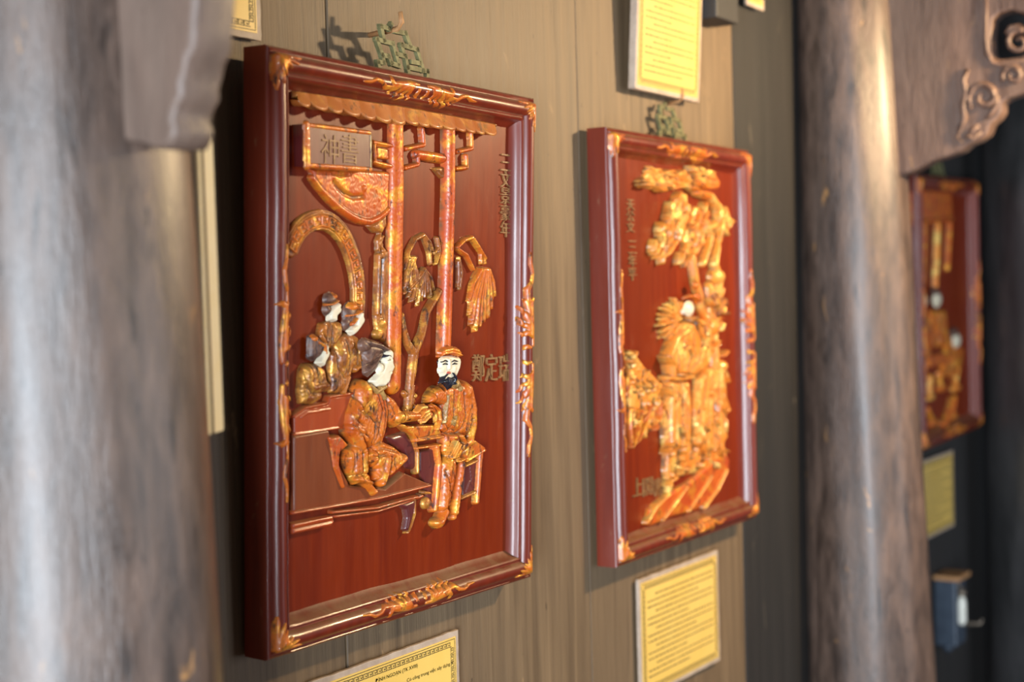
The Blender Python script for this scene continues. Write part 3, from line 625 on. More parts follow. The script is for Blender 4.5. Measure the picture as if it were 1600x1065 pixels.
def figB(h):
    h.poly([(529, 527), (543, 519), (558, 523), (566, 546), (573, 566), (566, 576), (554, 578), (548, 600), (543, 618), (520, 614), (518, 580), (518, 554)], 17, 14)
    h.ell((537, 560), 10, 24, 22); h.stroke([(556, 532), (564, 552), (569, 566), (556, 577)], [7, 7, 6, 5], 19); h.ell((549, 539), 6, 12, 20); h.stroke([(545, 590), (538, 612)], [4, 5], 17)
    folds(h, [[(541, 530), (547, 555), (545, 580)], [(526, 545), (528, 575), (537, 590)], [(553, 580), (545, 610)], [(530, 585), (528, 612)], [(560, 540), (558, 565)]])
b = px_part('carved_figure', 'gilt_dark', figB); b['label'] = 'taller attendant by the edge of the moon gate'
px_part('face', 'cream', lambda h: [h.poly([(556, 496), (563, 486), (568, 487), (567.5, 494), (569.5, 499), (567.5, 505), (563, 512), (557, 520), (551, 525), (544, 517), (550, 509), (556, 507)], 21, 3.5)], b)
px_part('hair', 'hair', lambda h: [h.ell((549, 490), 12, 20, 21), h.ell((542, 506), 7, 12, 18)] + [h.groove([(540+i*3, 500), (548+i*3, 488)], 1, -1.8) for i in range(5)], b)
px_part('headdress', 'gilt', lambda h: [h.ell((552, 480), 11, 10, 23), h.stroke([(544, 493), (556, 491), (564, 486)], 2.2, 25), h.groove([(545, 486), (562, 480)], 1.4, -2.5), h.stroke([(550, 506), (556, 498)], 3, 24)], b)
def figC(h):
    h.poly([(485, 567), (497, 567), (511, 576), (514, 594), (521, 601), (516, 613), (506, 614), (506, 624), (492, 633), (473, 631), (470, 610), (474, 586)], 18, 13)
    h.ell((484, 588), 9, 20, 23); h.stroke([(481, 596), (490, 606), (504, 602)], [8, 7, 5], 22); h.ell((510, 602), 8, 6, 24); h.ell((489, 620), 12, 10, 21)
    folds(h, [[(478, 602), (486, 616), (500, 614)], [(494, 575), (498, 598)], [(476, 580), (478, 600)], [(490, 612), (488, 630)]])
c = px_part('carved_figure', 'gilt_dark', figC); c['label'] = 'attendant leaning on the parapet with joined hands'
px_part('face', 'cream', lambda h: [h.poly([(505, 543), (510, 535), (513, 541), (512.5, 546), (515, 551), (512.5, 558), (508, 566), (506, 574), (495, 567), (501, 557)], 22, 3.5)], c)
px_part('hair', 'hair', lambda h: [h.poly([(483, 524), (494, 521), (508, 532), (510, 545), (503, 558), (492, 566), (482, 560)], 21, 10)] + [h.groove([(485+i*5, 528), (487+i*5, 560)], 1, -2) for i in range(5)], c)
px_part('headdress', 'gilt', lambda h: [h.ell((492, 529), 6, 7, 24), h.stroke([(496, 534), (506, 540), (508, 552)], [2.5, 3, 2], 24)], c)
# reclining man
def man1(h):
    h.poly([(553, 620), (560, 604), (572, 598), (590, 600), (604, 610), (611, 640), (608, 668), (601, 694), (580, 702), (560, 694), (547, 668), (546, 640)], 24, 18)
    h.ell((573, 614), 13, 22, 33); h.stroke([(570, 618), (556, 650), (552, 672), (566, 700)], [13, 12, 10, 8], 29)
    h.stroke([(552, 668), (566, 676), (572, 686)], [9, 8, 5], 31); h.stroke([(562, 684), (569, 704)], [7, 5], 33)
    h.poly([(604, 612), (618, 622), (629, 640), (633, 660), (622, 669), (610, 660), (604, 640)], 25, 11)
    h.poly([(547, 702), (560, 690), (576, 700), (577, 736), (581, 753), (556, 759), (549, 742), (543, 716)], 26, 9)
    h.stroke([(557, 748), (580, 754)], [5, 4], 29); h.poly([(577, 704), (598, 687), (620, 697), (636, 711), (636, 723), (612, 742), (598, 757), (586, 751), (590, 734), (576, 724)], 24, 14)
    h.stroke([(606, 716), (604, 734), (598, 755)], [9, 8, 6], 30); h.stroke([(632, 716), (610, 736)], [8, 8], 28); h.stroke([(572, 752), (584, 768)], [6, 7], 26); h.ell((585, 768), 7, 7, 27)
    folds(h, [[(590, 605), (600, 640), (590, 690)], [(598, 606), (606, 650), (600, 690)], [(560, 640), (575, 650)], [(556, 655), (570, 664)], [(552, 664), (563, 676), (574, 680)], [(555, 705), (556, 745)], [(567, 702), (569, 745)], [(580, 708), (600, 700), (625, 706)],
              [(585, 716), (605, 710)], [(613, 722), (611, 738)], [(619, 716), (618, 734)], [(612, 630), (622, 655)], [(585, 690), (596, 712), (590, 740)], [(570, 640), (588, 660), (586, 690)], [(560, 620), (568, 640)], [(550, 744), (578, 740)]], 2.0, -3.4, 24)
m1 = px_part('carved_figure', 'gilt', man1); m1['label'] = 'seated patient on the couch stretching out an arm'
px_part('forearm', 'gilt', lambda h: [h.stroke([(626, 652), (655, 650)], [9, 6.5], 20, b=12), h.groove([(632, 640), (632, 665)], 1.6, -4, 26)], m1)
px_part('face', 'cream', lambda h: [h.poly([(596, 562), (603, 546), (609, 543), (613.5, 549), (613, 559), (613, 565), (616, 575), (613, 578), (613, 583), (609, 588), (607, 597), (600, 605), (586, 606), (577, 595), (592, 580), (598, 566)], 30, 5),
                                   h.groove([(607, 561), (612, 560)], 1, -1.6, 26), h.groove([(608, 581), (613, 580)], 1, -1.8, 26)], m1)
px_part('ear', 'cream', lambda h: h.ell((598, 575), 3.5, 7, 5, b=27), m1)
px_part('eyebrow', 'black', lambda h: h.stroke([(605, 557), (609, 555), (612.5, 556.5)], [.5, .9, .5], 1.4, b=29.5), m1, res=.7)
px_part('eye', 'black', lambda h: h.stroke([(606.5, 563), (611.5, 562)], .8, 1.4, b=29.5), m1)
px_part('hair', 'hair', lambda h: [h.poly([(566, 545), (571, 531), (584, 528), (598, 533), (606, 541), (604, 553), (597, 566), (590, 582), (577, 593), (567, 588), (564, 565)], 31, 16)] + [h.groove([(604-i*2.2, 548+i*.3), (588-i*2, 562+i*2), (572-i*.6, 580-i*4)], 1, -2.2, 26) for i in range(9)], m1)
px_part('topknot', 'hair', lambda h: [h.ell((575, 539), 9, 10, 8, b=26), h.stroke([(580, 536), (597, 540), (608, 546)], [4, 3, 2], 6, b=28), h.groove([(570, 534), (580, 544)], 1, -1.6, 30)], m1)
px_part('collar', 'dustgold', lambda h: [h.stroke([(580, 602), (592, 612), (604, 604)], 3, 5, b=24), h.stroke([(596, 606), (604, 622)], 2.5, 4, b=24)], m1)
# bearded man
def man2(h):
    h.poly([(690, 606), (700, 599), (722, 596), (735, 600), (742, 624), (743, 660), (738, 692), (728, 686), (716, 678), (703, 680), (689, 674), (688, 640)], 25, 14)
    h.ell((731, 612), 10, 18, 30); h.stroke([(734, 608), (740, 640), (739, 668), (734, 690)], [9, 11, 12, 10], 27)
    h.poly([(689, 602), (698, 610), (699, 636), (686, 632), (671, 630), (673, 618), (681, 606)], 27, 9)
    h.stroke([(736, 690), (722, 698), (712, 712)], [10, 10, 7], 28); h.stroke([(720, 680), (729, 698), (725, 716), (717, 720)], [3.5, 4, 4, 3], 31)
    h.poly([(695, 676), (716, 676), (722, 700), (718, 722), (700, 718), (692, 706)], 23, 8)
    h.poly([(692, 722), (697, 713), (713, 714), (715, 728), (711, 754), (706, 776), (706, 792), (686, 794), (690, 762)], 26, 11); h.stroke([(703, 722), (698, 760), (695, 790)], [11, 10, 9], 29)
    h.stroke([(723, 724), (717, 768), (713, 800)], [7, 6.4, 6], 22); h.stroke([(697, 800), (689, 818)], [8.5, 8], 24); h.ell((689, 816), 8, 8, 25); h.stroke([(712, 800), (710, 808)], [6, 5], 16)
    folds(h, [[(709, 612), (708, 650), (702, 674)], [(724, 612), (727, 650), (718, 676)], [(690, 650), (700, 668), (712, 672)], [(735, 640), (728, 670)], [(738, 655), (730, 684)], [(697, 735), (702, 765), (711, 778)], [(704, 690), (708, 712)], [(712, 688), (712, 712)], [(680, 612), (684, 630)], [(702, 700), (712, 690)]], 1.8, -3.0, 22)
m2 = px_part('carved_figure', 'gilt', man2); m2['label'] = 'seated physician with white face and black beard'
px_part('face', 'cream', lambda h: [h.poly([(683.5, 560), (688, 555), (703, 553), (717, 556), (719, 564), (717, 576), (711, 590), (703, 594), (690, 597), (684, 586), (682, 570)], 31, 6), h.stroke([(702, 562), (703, 575)], [2.2, 3.4], 9, b=27), h.ell((693, 578), 4, 5, 3, b=29.5), h.ell((711, 577), 4, 5, 3, b=29.5)], m2)
for q in ([(692, 565.5), (697, 563), (702, 565.5)], [(707, 565), (711, 563), (716, 564.5)]): px_part('eyebrow', 'black', lambda h: h.stroke(q, [.6, 1.3, .6], 1.6, b=31.5), m2, res=.7)
for q in ([(693, 569), (697, 567.8), (701, 569.5)], [(708, 569), (711.5, 567.5), (715, 568.5)]): px_part('eye', 'black', lambda h: h.stroke(q, [.7, 1.5, .6], 1.8, b=31.2), m2, res=.7)
px_part('mouth', 'mouth', lambda h: h.ell((702.5, 582.5), 3, 2.6, 3.5, b=31), m2, res=.8)
px_part('beard', 'black', lambda h: [h.poly([(687, 597), (692, 590), (697, 583.5), (703, 586), (708, 583.5), (709, 590), (705, 604), (701, 612), (695, 604)], 36, 7), h.stroke([(698, 582), (691, 589), (687, 598)], [1.6, 2.6, 1], 36), h.stroke([(704, 582), (709, 589), (708, 600)], [1.4, 2.2, .8], 36)] + [h.groove([(694+i*3, 590), (693+i*2.8, 606)], 1, -2, 30) for i in range(5)], m2)
px_part('cap', 'gilt_red', lambda h: [h.poly([(683, 558), (682.5, 547), (690, 541), (703, 538.5), (714, 541), (719, 548), (719, 558), (703, 553)], 35, 6), h.stroke([(684, 556), (692, 552), (704, 550.5), (718, 554.5)], 2.6, 37)], m2)
px_part('collar', 'dustgold', lambda h: [h.ell((712, 600), 10, 12, 30), h.ell((718, 607), 7, 9, 29)] + [h.groove([(705+i*4, 594), (709+i*4, 608)], .9, -2, 24) for i in range(4)], m2)
px_part('sash', 'dustgold', lambda h: [h.stroke([(702, 618), (699, 640), (697, 660)], [1.8, 1.5, 1.2], 5, b=24), h.ell((706, 658), 6, 9, 29), h.stroke([(710, 650), (707, 664)], [2.4, 1.6], 30)], m2)
px_part('cuff', 'gilt', lambda h: [h.stroke([(676, 633), (684, 640), (686, 655), (682, 670)], [3, 4.2, 4.4, 3], 30), h.stroke([(672, 634), (679, 645), (680, 658)], [2.5, 3, 2.5], 28)], m2)
hd = px_part('hand', 'gilt', lambda h: [h.ell((670, 648), 8, 10, 30), h.stroke([(672, 640), (662, 640), (656, 650)], [3, 2.6, 2], 33)], m2)
for q in ([(671, 642), (664, 645), (659, 652)], [(672, 646), (666, 650), (662, 656)], [(673, 650), (668, 655), (665, 659)], [(668, 636), (660, 637), (654, 644)]): px_part('finger', 'gilt_bright', lambda h: h.stroke(q, [2.4, 2.4, 1.6], 5, b=29), m2)
hd2 = px_part('hand', 'gilt', lambda h: [h.ell((714, 700), 7, 13, 31)], m2)
for q in ([(715, 690), (709, 702), (704, 712)], [(718, 692), (712, 704), (707, 714)], [(721, 695), (715, 706), (711, 715)]): px_part('finger', 'gilt_bright', lambda h: h.stroke(q, [2.2, 2.2, 1.5], 5, b=29), m2)
# carved inscriptions
cjk(P1, (781, 242), (796, 372), '三文景豪年', 'carve', BD+.0003, .003, vertical=True)
cjk(P1, (737, 552), (799, 596), '鄭定瑞', 'carve', BD+.0003, .003)

# ------------------------------------------------------------------ relief of the pine tree panel
def p2(name, mat, fn, parent=None): return px_part(name, mat, fn, parent, P2, 1.5)
def leafy(h, poly, n, rl=(5, 9), hh=(12, 20), ang=None, rw=3.2):
    xs = [q[0] for q in poly]; ys = [q[1] for q in poly]; k = 0
    while k < n:
        x, y = random.uniform(min(xs), max(xs)), random.uniform(min(ys), max(ys)); c = False
        for i in range(len(poly)):
            (x0, y0), (x1, y1) = poly[i], poly[(i+1) % len(poly)]
            if (y0 > y) != (y1 > y) and x < (x1-x0)*(y-y0)/(y1-y0)+x0: c = not c
        if not c: continue
        a = random.uniform(0, 6.28) if ang is None else ang+random.uniform(-.5, .5); L = random.uniform(*rl)
        h.stroke([(x-L*.5*math.cos(a), y-L*.8*math.sin(a)), (x, y), (x+L*.5*math.cos(a), y+L*.8*math.sin(a))], [1.4, rw, 1.4], random.uniform(*hh)); k += 1
clumps = [[(1002, 281), (1010, 267), (1030, 262), (1052, 268), (1056, 285), (1046, 294), (1020, 296), (1006, 292)], [(1054, 266), (1085, 262), (1115, 266), (1126, 284), (1124, 294), (1090, 297), (1060, 292)],
          [(1060, 300), (1074, 302), (1077, 340), (1066, 372), (1050, 398), (1036, 407), (1021, 388), (1030, 352), (1046, 326)], [(1086, 322), (1106, 325), (1104, 365), (1091, 398), (1076, 410), (1063, 404), (1068, 372), (1078, 346)],
          [(1126, 322), (1138, 324), (1143, 344), (1138, 366), (1128, 366), (1124, 345)]]
for i, q in enumerate(clumps):
    def fn(h): h.poly(q, 7, 8); leafy(h, q, [26, 30, 44, 34, 14][i], ang=[.3, .2, 2.0, 2.0, None][i], hh=(9, 24), rl=(8, 13), rw=4.2)
    p2('pine_foliage', 'gilt_bright', fn)
def ptrunk(h):
    h.stroke([(1092, 300), (1112, 306), (1128, 328), (1122, 350), (1108, 356)], [7, 10, 12, 10, 6], 18); h.stroke([(1106, 346), (1113, 368), (1108, 388), (1100, 412)], [6, 7, 6, 7], 16); h.stroke([(1130, 344), (1124, 380), (1119, 412), (1127, 436), (1124, 456)], [7, 7, 8, 12, 12], 18)
    h.stroke([(1085, 404), (1088, 430), (1094, 456), (1104, 500)], [9, 9, 10, 10], 16); h.stroke([(1112, 450), (1118, 520), (1122, 600), (1128, 700)], [13, 15, 16, 16], 15); h.ell((1126, 432), 10, 14, 22)
    leafy(h, [(1104, 450), (1134, 450), (1136, 600), (1110, 600)], 18, rl=(8, 16), hh=(12, 27), rw=4)
    folds(h, [[(1120, 325), (1128, 420)], [(1090, 410), (1096, 470)], [(1116, 470), (1120, 560)], [(1126, 500), (1126, 640)]], 2.4, -4)
p2('pine_trunk', 'gilt_bright', ptrunk)
def lf(h): h.poly(q2, 7, 8); leafy(h, q2, 55, hh=(8, 22), rw=4)
q2 = [(978, 556), (990, 548), (1008, 572), (1026, 590), (1042, 610), (1042, 640), (1032, 668), (1012, 672), (1002, 690), (988, 702), (983, 676), (981, 640), (984, 600)]
bush = p2('blossom_spray', 'gilt_bright', lf)
p2('leaf_blade', 'gilt', lambda h: [h.stroke(q, [3, 4.5, 1.5], 20) for q in ([(1002, 640), (998, 670), (988, 700)], [(1012, 645), (1006, 668), (996, 690)], [(1032, 630), (1031, 650), (1026, 672)], [(984, 640), (985, 670), (988, 700)], [(1018, 632), (1010, 650), (1000, 662)])], bush)
p2('curling_tendril', 'gilt', lambda h: h.stroke([(968, 520), (974, 560), (981, 590), (980, 612), (972, 622)], [3, 3.6, 3.6, 3.4, 3], 12), bush)
# figure with white face beside a chrysanthemum
def fan(h):
    for i in range(15):
        a = math.radians(70+i*14.5); L = random.uniform(.8, 1.05)
        h.stroke([(1062+5*math.cos(a), 500-7*math.sin(a)), (1060+17*L*math.cos(a), 502-26*L*math.sin(a)), (1058+25*L*math.cos(a), 504-40*L*math.sin(a))], [2, 3.8, 1.8], random.uniform(12, 20))
    h.ell((1061, 498), 4, 6, 23)
p2('chrysanthemum', 'gilt_bright', fan)
def rob(h):
    h.poly([(1066, 505), (1090, 494), (1112, 500), (1118, 540), (1108, 575), (1082, 592), (1048, 590), (1042, 560), (1050, 532)], 20, 16)
    h.stroke([(1052, 585), (1048, 555), (1058, 528), (1076, 515)], [8, 10, 10, 9], 25); h.stroke([(1088, 505), (1100, 535), (1092, 568), (1078, 580)], [9, 9, 8, 6], 26); h.stroke([(1066, 552), (1076, 540), (1082, 556), (1074, 578)], [3, 4, 4, 3], 27)
    h.stroke([(1044, 590), (1064, 592), (1082, 588)], [5, 6, 5], 26); h.poly([(1044, 596), (1076, 594), (1080, 640), (1078, 690), (1072, 700), (1046, 704), (1042, 650)], 20, 10); h.stroke([(1050, 600), (1048, 650), (1050, 690)], [7, 7, 8], 26); h.stroke([(1066, 600), (1068, 650), (1066, 696)], [7, 8, 7], 25)
    leafy(h, [(1056, 522), (1090, 500), (1112, 505), (1116, 545), (1104, 575), (1080, 588), (1050, 586), (1046, 560)], 15, rl=(9, 18), hh=(20, 32), rw=4)
    leafy(h, [(1046, 600), (1076, 598), (1078, 690), (1048, 698)], 8, rl=(10, 20), hh=(20, 30), rw=3.6, ang=1.5)
    folds(h, [[(1060, 540), (1062, 580)], [(1084, 520), (1088, 560)], [(1058, 600), (1058, 690)], [(1074, 600), (1074, 680)], [(1070, 525), (1070, 575)], [(1100, 510), (1108, 560)]], 2.2, -4, 20)
f1 = p2('carved_figure', 'gilt_bright', rob)
p2('face', 'cream', lambda h: [h.ell((1077, 482), 11, 16, 25), h.ell((1070, 486), 4, 6, 26)], f1)
p2('headdress', 'gilt', lambda h: [h.ell((1088, 466), 8, 12, 22), h.stroke([(1068, 466), (1080, 462), (1094, 470)], 3, 26), h.ell((1086, 446), 6, 8, 24)], f1)
def rob2(h):
    h.poly([(1092, 590), (1106, 575), (1132, 570), (1136, 620), (1134, 690), (1124, 704), (1098, 706), (1090, 680), (1086, 640)], 18, 12); h.stroke([(1108, 580), (1102, 620), (1096, 660), (1092, 690)], [9, 8, 8, 7], 24); h.stroke([(1126, 580), (1124, 640), (1122, 690)], [9, 9, 9], 23)
    h.stroke([(1130, 618), (1138, 640), (1132, 645)], [5, 5, 4], 22); h.ell((1131, 572), 8, 12, 24); h.ell((1112, 614), 6, 7, 25); h.stroke([(1098, 560), (1106, 545), (1104, 530)], [4, 5, 4], 24)
    leafy(h, [(1094, 592), (1130, 575), (1134, 690), (1098, 702)], 14, rl=(9, 20), hh=(18, 30), rw=4, ang=1.2)
    folds(h, [[(1114, 590), (1108, 690)], [(1119, 600), (1117, 690)], [(1100, 640), (1098, 700)]], 2.2, -4, 20)
f2 = p2('carved_figure', 'gilt_bright', rob2)
p2('headdress', 'gilt_dark', lambda h: [h.ell((1121, 475), 14, 19, 22), leafy(h, [(1108, 460), (1134, 458), (1136, 490), (1110, 494)], 18, hh=(20, 26))], f2)
p2('face', 'gilt_bright', lambda h: h.ell((1117, 512), 11, 16, 23), f2)
def feet(h):
    q = [(1042, 690), (1078, 680), (1130, 680), (1138, 720), (1110, 735), (1060, 745), (1042, 770)]
    h.poly(q, 7, 9); leafy(h, q, 34, hh=(9, 24), rw=4.4)
p2('flower_bed', 'gilt_bright', feet)
def rock(h):
    h.poly([(1008, 818), (1014, 796), (1040, 772), (1076, 752), (1130, 704), (1140, 716), (1138, 742), (1118, 772), (1092, 796), (1050, 808), (1020, 822)], 9, 9)
rk = p2('rocky_bank', 'gilt_red', rock)
for q in ([(1012, 816), (1024, 794), (1046, 772)], [(1036, 812), (1056, 786), (1074, 760)], [(1076, 798), (1096, 770), (1112, 744)], [(1102, 792), (1122, 764), (1136, 734)], [(1044, 704), (1043, 735), (1046, 768)]): p2('rock_ridge', 'gilt_bright', lambda h: h.stroke(q, [4, 5.5, 4], 14), rk)
cjk(P2, (988, 744), (1036, 776), '上閣書', 'carve', BD+.0003, .003)
cjk(P2, (978, 312), (990, 364), '天公文', 'carve', BD+.0003, .003, vertical=True)
cjk(P2, (981, 376), (993, 440), '三年平', 'carve', BD+.0003, .003, vertical=True)
# ------------------------------------------------------------------ relief of the dim far panel
def p3(name, mat, fn, parent=None): return px_part(name, mat, fn, parent, P3, 2.2)
hs = p3('carved_pavilion', 'gilt_red', lambda h: [h.poly([(1424, 300), (1486, 296), (1488, 338), (1424, 346)], 7, 3), h.stroke([(1424, 348), (1490, 342)], 6, 12)])
for q, r in (([(1468, 352), (1466, 400), (1464, 446)], 11), ([(1486, 350), (1482, 420)], 8), ([(1446, 352), (1444, 430)], 9)): p3('carved_column', 'gilt_bright' if r == 11 else 'gilt', lambda h: h.stroke(q, r, 20), hs)
for c, body, label in (((1466, 468), [(1455, 484), (1478, 484), (1484, 540), (1450, 545)], 0), ((1496, 532), [(1482, 520), (1506, 545), (1500, 590), (1470, 588)], 1), ((1444, 470), [(1434, 490), (1452, 488), (1456, 560), (1436, 570)], 2)):
    f = p3('carved_figure', 'gilt', lambda h: [h.poly(body, 16, 14), h.ell((sum(b[0] for b in body)/4, sum(b[1] for b in body)/4), 9, 18, 24), folds(h, [[body[0], body[2]], [((body[0][0]+body[1][0])/2, body[0][1]), ((body[2][0]+body[3][0])/2, body[2][1])]], 3, -5, 14)])
    p3('face', 'cream', lambda h: h.ell(c, 8, 14, 26), f); p3('hair', 'hair', lambda h: h.ell((c[0]-3, c[1]-13), 8, 8, 24), f)
p3('carved_table', 'gilt_red', lambda h: [h.poly([(1450, 555), (1492, 548), (1496, 566), (1452, 574)], 16, 4), h.ell((1482, 556), 7, 6, 22)])
for q in ([(1456, 590), (1454, 620)], [(1498, 576), (1494, 606)], [(1470, 584), (1472, 606)], [(1452, 640), (1460, 660)], [(1488, 626), (1478, 660)], [(1494, 622), (1490, 650)], [(1440, 600), (1440, 640)]):
    p3('carved_stool', 'gilt_bright' if q[0][0] in (1456, 1498) else 'gilt', lambda h: [h.stroke(q, [11, 9], 18), h.ell((q[1][0]+3, q[1][1]), 7, 7, 20)])

# ------------------------------------------------------------------ pegs the panels hang from
def peg(P, px, label, long=.06):
    y0 = -.0; n = .012; u, v = P.uv(px, n); c = P.o+P.T*u+P.V*v+P.N*n
    me = tube([(0, .03-c[1]-.03, -.002), (0, -.004, 0), (.0, -.012, .008), (0, -.010, .022)], [.0036, .0038, .0036, .0028], 'peg', 10)
    o = link('wall_peg', me, 'peg'); o.location = c; return tag(o, label, 'peg')
peg(P1, (617, 46), 'small pale wooden peg holding the hanger of the moon gate panel')
peg(P2, (1058, 158), 'small pale wooden peg holding the hanger of the pine tree panel')
# ------------------------------------------------------------------ yellow caption plates
def fret(cells, wd):
    """meander strokes: list of (p, du, dv) unit cells -> one flat mesh"""
    V = []; Fc = []
    for p, du, dv in cells:
        path = [(0, 0), (0, 1), (.78, 1), (.78, .38), (.42, .38), (.42, .62)]; path2 = [(.2, 0), (1, 0)]
        for pa in (path, path2):
            for a, b in zip(pa[:-1], pa[1:]):
                A = np.array(p)+np.array(du)*a[0]+np.array(dv)*a[1]; B = np.array(p)+np.array(du)*b[0]+np.array(dv)*b[1]
                d = (B-A)/np.linalg.norm(B-A); n = np.array([-d[1], d[0]])*wd/2; A = A-d*wd/2; B = B+d*wd/2
                k = len(V); V += [tuple(A-n), tuple(B-n), tuple(B+n), tuple(A+n)]; Fc.append((k, k+1, k+2, k+3))
    return V, Fc
def flatmesh(V, Fc, yy, name):
    me = bpy.data.meshes.new(name); me.from_pydata([(a, yy, b) for a, b in V], [], Fc)
    bm = bmesh.new(); bm.from_mesh(me)
    for f in bm.faces:
        f.normal_update()
        if f.normal.y > 0: f.normal_flip()
    bm.to_mesh(me); bm.free(); me.update(); return me
def plate(x0, x1, z0, z1, y, lean, label, lines=None, words=True, thick=.006, seed=1, yaw=0.0, mount=.008):
    g = random.Random(seed); W, H = x1-x0, z1-z0
    root = empty('caption_plate', Matrix.Translation(((x0+x1)/2, y, z0)) @ Matrix.Rotation(yaw, 4, 'Z') @ Matrix.Rotation(lean, 4, 'X'))
    tag(root, label, 'sign')
    L = []       # mount with slightly ragged edge
    n = 26
    for i in range(n): L.append((-W/2+W*i/n, g.uniform(-.0006, .0006)))
    for i in range(n): L.append((W/2+g.uniform(-.0005, .0005), H*i/n))
    for i in range(n): L.append((W/2-W*i/n, H+g.uniform(-.0007, .0007)))
    for i in range(n): L.append((-W/2+g.uniform(-.0005, .0005), H-H*i/n))
    me = slab([L], thick, .0008, 'mount'); xform(me, lambda a: np.stack([a[:, 0], a[:, 2]-thick/2, a[:, 1]], 1)); link('mount', me, 'mount', root)
    m = mount
    link('paper', box(-W/2+m, W/2-m, -thick-.0007, -thick+.0005, m, H-m, name='paper'), 'paper', root)
    yy = -thick-.0010; a, b = W/2-m-.0025, m+.0025
    V = []; Fc = []
    for (p, q, r, s) in ((-a, b, a, b+.0009), (-a, H-b-.0009, a, H-b), (-a, b, -a+.0009, H-b), (a-.0009, b, a, H-b)):
        k = len(V); V += [(p, q), (r, q), (r, s), (p, s)]; Fc.append((k, k+1, k+2, k+3))
    cs = .0098; hh = .0062; c = []; nx = int((2*a-.012)/cs); nz = int((H-2*b-.012)/cs)
    for i in range(nx):
        x = -nx*cs/2+i*cs
        c.append(((x, H-b-.004-hh), (cs, 0), (0, hh))); c.append(((x, b+.004), (cs, 0), (0, hh)))
    for i in range(nz):
        z = H/2-nz*cs/2+i*cs
        c.append(((a-.004-hh, z), (0, cs), (hh, 0))); c.append(((-a+.004, z), (0, cs), (hh, 0)))
    V2, F2 = fret(c, .00105); F2 = [tuple(i+len(V) for i in f) for f in F2]
    link('fret_border', flatmesh(V+V2, Fc+F2, yy, 'fret_border'), 'ink', root)
    if words:       # lines of small print, too soft in the photo to read
        V = []; Fc = []; z = H-b-.026
        i = 0
        while z > b+.016:
            x = -a+.02+(.03 if i % 3 == 0 else 0); end = a-.018-(g.uniform(.02, .12) if i % 3 == 2 else 0)
            while x < end:
                w_ = g.uniform(.005, .013); k = len(V); hh_ = g.uniform(.0021, .0027); V += [(x, z), (min(x+w_, end), z), (min(x+w_, end), z+hh_), (x, z+hh_)]; Fc.append((k, k+1, k+2, k+3)); x += w_+.0028
            z -= .0105; i += 1
        link('printed_lines', flatmesh(V, Fc, yy, 'printed_lines'), 'ink', root)
    root['_'] = 0; del root['_']
    return root
# size of the sheets from the one below the pine tree panel
yP = -.010
TL, TR, BR = wallpt((997, 896), yP), wallpt((1121.5, 859), yP), wallpt((1125, 1031), yP)
PW, PH = (TR[0]-TL[0]), (TR[2]-BR[2])
plate(TL[0], TR[0], TR[2]-PH, TR[2], -.004, .0, 'yellow caption sheet with fret border below the pine tree panel', seed=3)
q = wallpt((716, 983), yP)
pl1 = plate(q[0]-PW, q[0], q[2]-PH, q[2], -.004, .0, 'yellow caption sheet with fret border below the moon gate panel', words=False, seed=4)
def print_line(root, body, pa, pb, yoff=-.0112):
    A, B = wallpt(pa, yoff), wallpt(pb, yoff); inv = root.matrix_world.inverted(); a = inv @ Vector(A); b = inv @ Vector(B)
    me = text_mesh(body, .0072, .00015, name='printed_text', res=2)
    def f(c):
        lo, hi = c.min(0), c.max(0); k = (b.x-a.x)/(hi[0]-lo[0]); return np.stack([a.x+(c[:, 0]-lo[0])*k, -.0071-.0001+c[:, 2]*0, a.z+c[:, 1]], 1)
    link('printed_text', xform(me, f), 'ink', root)
print_line(pl1, 'ĐÌNH NGOẠN (TK XVIII)', (587, 1066.5), (653, 1048))
print_line(pl1, 'Có công trong việc xây dựng V', (636, 1065.5), (708.5, 1045))
q = wallpt((409, 64), yP)
plate(q[0]-PW, q[0], q[2], q[2]+PH, -.004, .0, 'yellow caption sheet with fret border above the moon gate panel', words=False, seed=5)
yQ = -.028
BL, BR, TR = wallpt((993, 140), yQ), wallpt((1093, 157), yQ), wallpt((1090, 8), yQ)
plate(BL[0], BR[0], BL[2]*.5+BR[2]*.5, BL[2]*.5+BR[2]*.5+PH, -.013, .06, 'brightly lit yellow caption board hung above the pine tree panel', seed=6, thick=.014)
q = wallpt((1489, 703), yP); q2_ = wallpt((1490, 828), yP)
plate(q[0]-PW, q[0], q[2]-PH, q[2], -.004, .0, 'dim yellow caption sheet below the far dark panel', seed=7)
q = wallpt((1194, 17), -.02)
plate(q[0]-.085, q[0], q[2], q[2]+PH, -.014, .0, 'yellow caption sheet high on the wall beside the brown pillar', seed=8)
# dark timber block above the pine tree panel
q = wallpt((1096, 30), -.05)
bk = tag(link('timber_block', box(0, .10, -.06, 0, 0, .30, .004, 'timber_block'), 'plank_dark'), 'dark square timber block high on the wall above the pine tree panel', 'block')
bk.location = (q[0]+.045, 0, q[2]+.01)
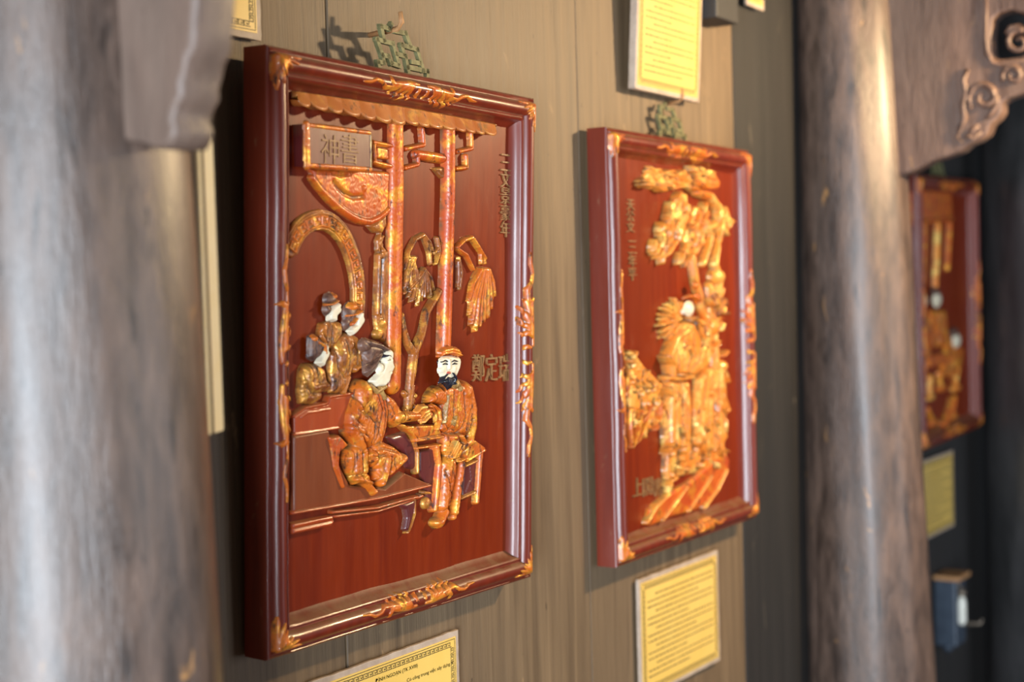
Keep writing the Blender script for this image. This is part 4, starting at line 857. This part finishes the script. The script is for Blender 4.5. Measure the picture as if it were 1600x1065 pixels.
# cream sign board hung against the near pillar, seen at a grazing angle
A = on_plane((332, 205), (1.03, 0, 0), (1, 0, 0)); B = on_plane((350, 672), (1.03, 0, 0), (1, 0, 0))
az = math.radians(298); nn = np.array([math.cos(az), math.sin(az), 0]); tt = np.array([-nn[1], nn[0], 0]); tt = tt if tt[0] > 0 else -tt
def strip(w0, w1, off, th):
    V = []
    for P_ in (B, A):
        for a_, k in ((w0, 0), (w1, 0), (w1, 1), (w0, 1)): V.append(tuple(P_-tt*a_+nn*(off-th*k)))
    me = bpy.data.meshes.new('strip'); me.from_pydata(V, [], [(0, 1, 2, 3), (4, 5, 6, 7), (0, 1, 5, 4), (1, 2, 6, 5), (2, 3, 7, 6), (3, 0, 4, 7)])
    bm = bmesh.new(); bm.from_mesh(me); bmesh.ops.recalc_face_normals(bm, faces=bm.faces)
    if th > .003: bmesh.ops.bevel(bm, geom=list(bm.edges), offset=.0008, segments=2, affect='EDGES')
    bm.to_mesh(me); bm.free(); return me
sb = empty('sign_board', Matrix.Translation(tuple(B))); tag(sb, 'narrow cream sign board hung upright against the pale shining pillar', 'sign')
for nm, mt, me in (('mount', 'creamboard', strip(0, .050, 0, .005)), ('border_line', 'ink', strip(.033, .040, .0006, .0008))):
    me.transform(sb.matrix_world.inverted()); link(nm, me, mt, sb)
# junction box with bulb beyond the middle pillar
c = wallpt((1457, 1010), 0); rootj = empty('wall_lamp', Matrix.Translation((c[0]+.02, 0, c[2]))); tag(rootj, 'small dark blue wall lamp box with white bulb below the far panel', 'lamp')
hj = .185
link('casing', box(0, .09, -.062, 0, 0, hj, .006, 'casing'), 'boxblue', rootj)
link('wooden_cap', box(-.008, .10, -.075, 0, hj, hj+.014, .004, 'wooden_cap'), 'peg', rootj)
link('bulb', tube([(.02, -.072, .062), (.02, -.072, .07), (.02, -.072, .12), (.02, -.072, .135), (.02, -.072, .146)], [.008, .0115, .0115, .009, .003], 'bulb', 14), 'bulb', rootj)
link('holder', tube([(.02, -.072, .142), (.02, -.072, .15), (.02, -.072, .165)], [.011, .012, .006], 'holder', 12), 'steel', rootj)
link('arm', tube([(.02, -.062, .07), (.02, -.09, .066), (.02, -.122, .07), (.02, -.128, .084)], [.006, .006, .005, .003], 'arm', 10), 'steel', rootj)
link('knob', tube([(.03, -.028, .002), (.03, -.028, -.012), (.03, -.028, -.022)], [.012, .015, .006], 'knob', 14), 'boxblue', rootj)
link('wire', tube([(.02, -.072, .163), (.02, -.06, .172), (.03, -.05, .178), (.04, -.03, hj)], .003, 'wire', 8), 'steel', rootj)
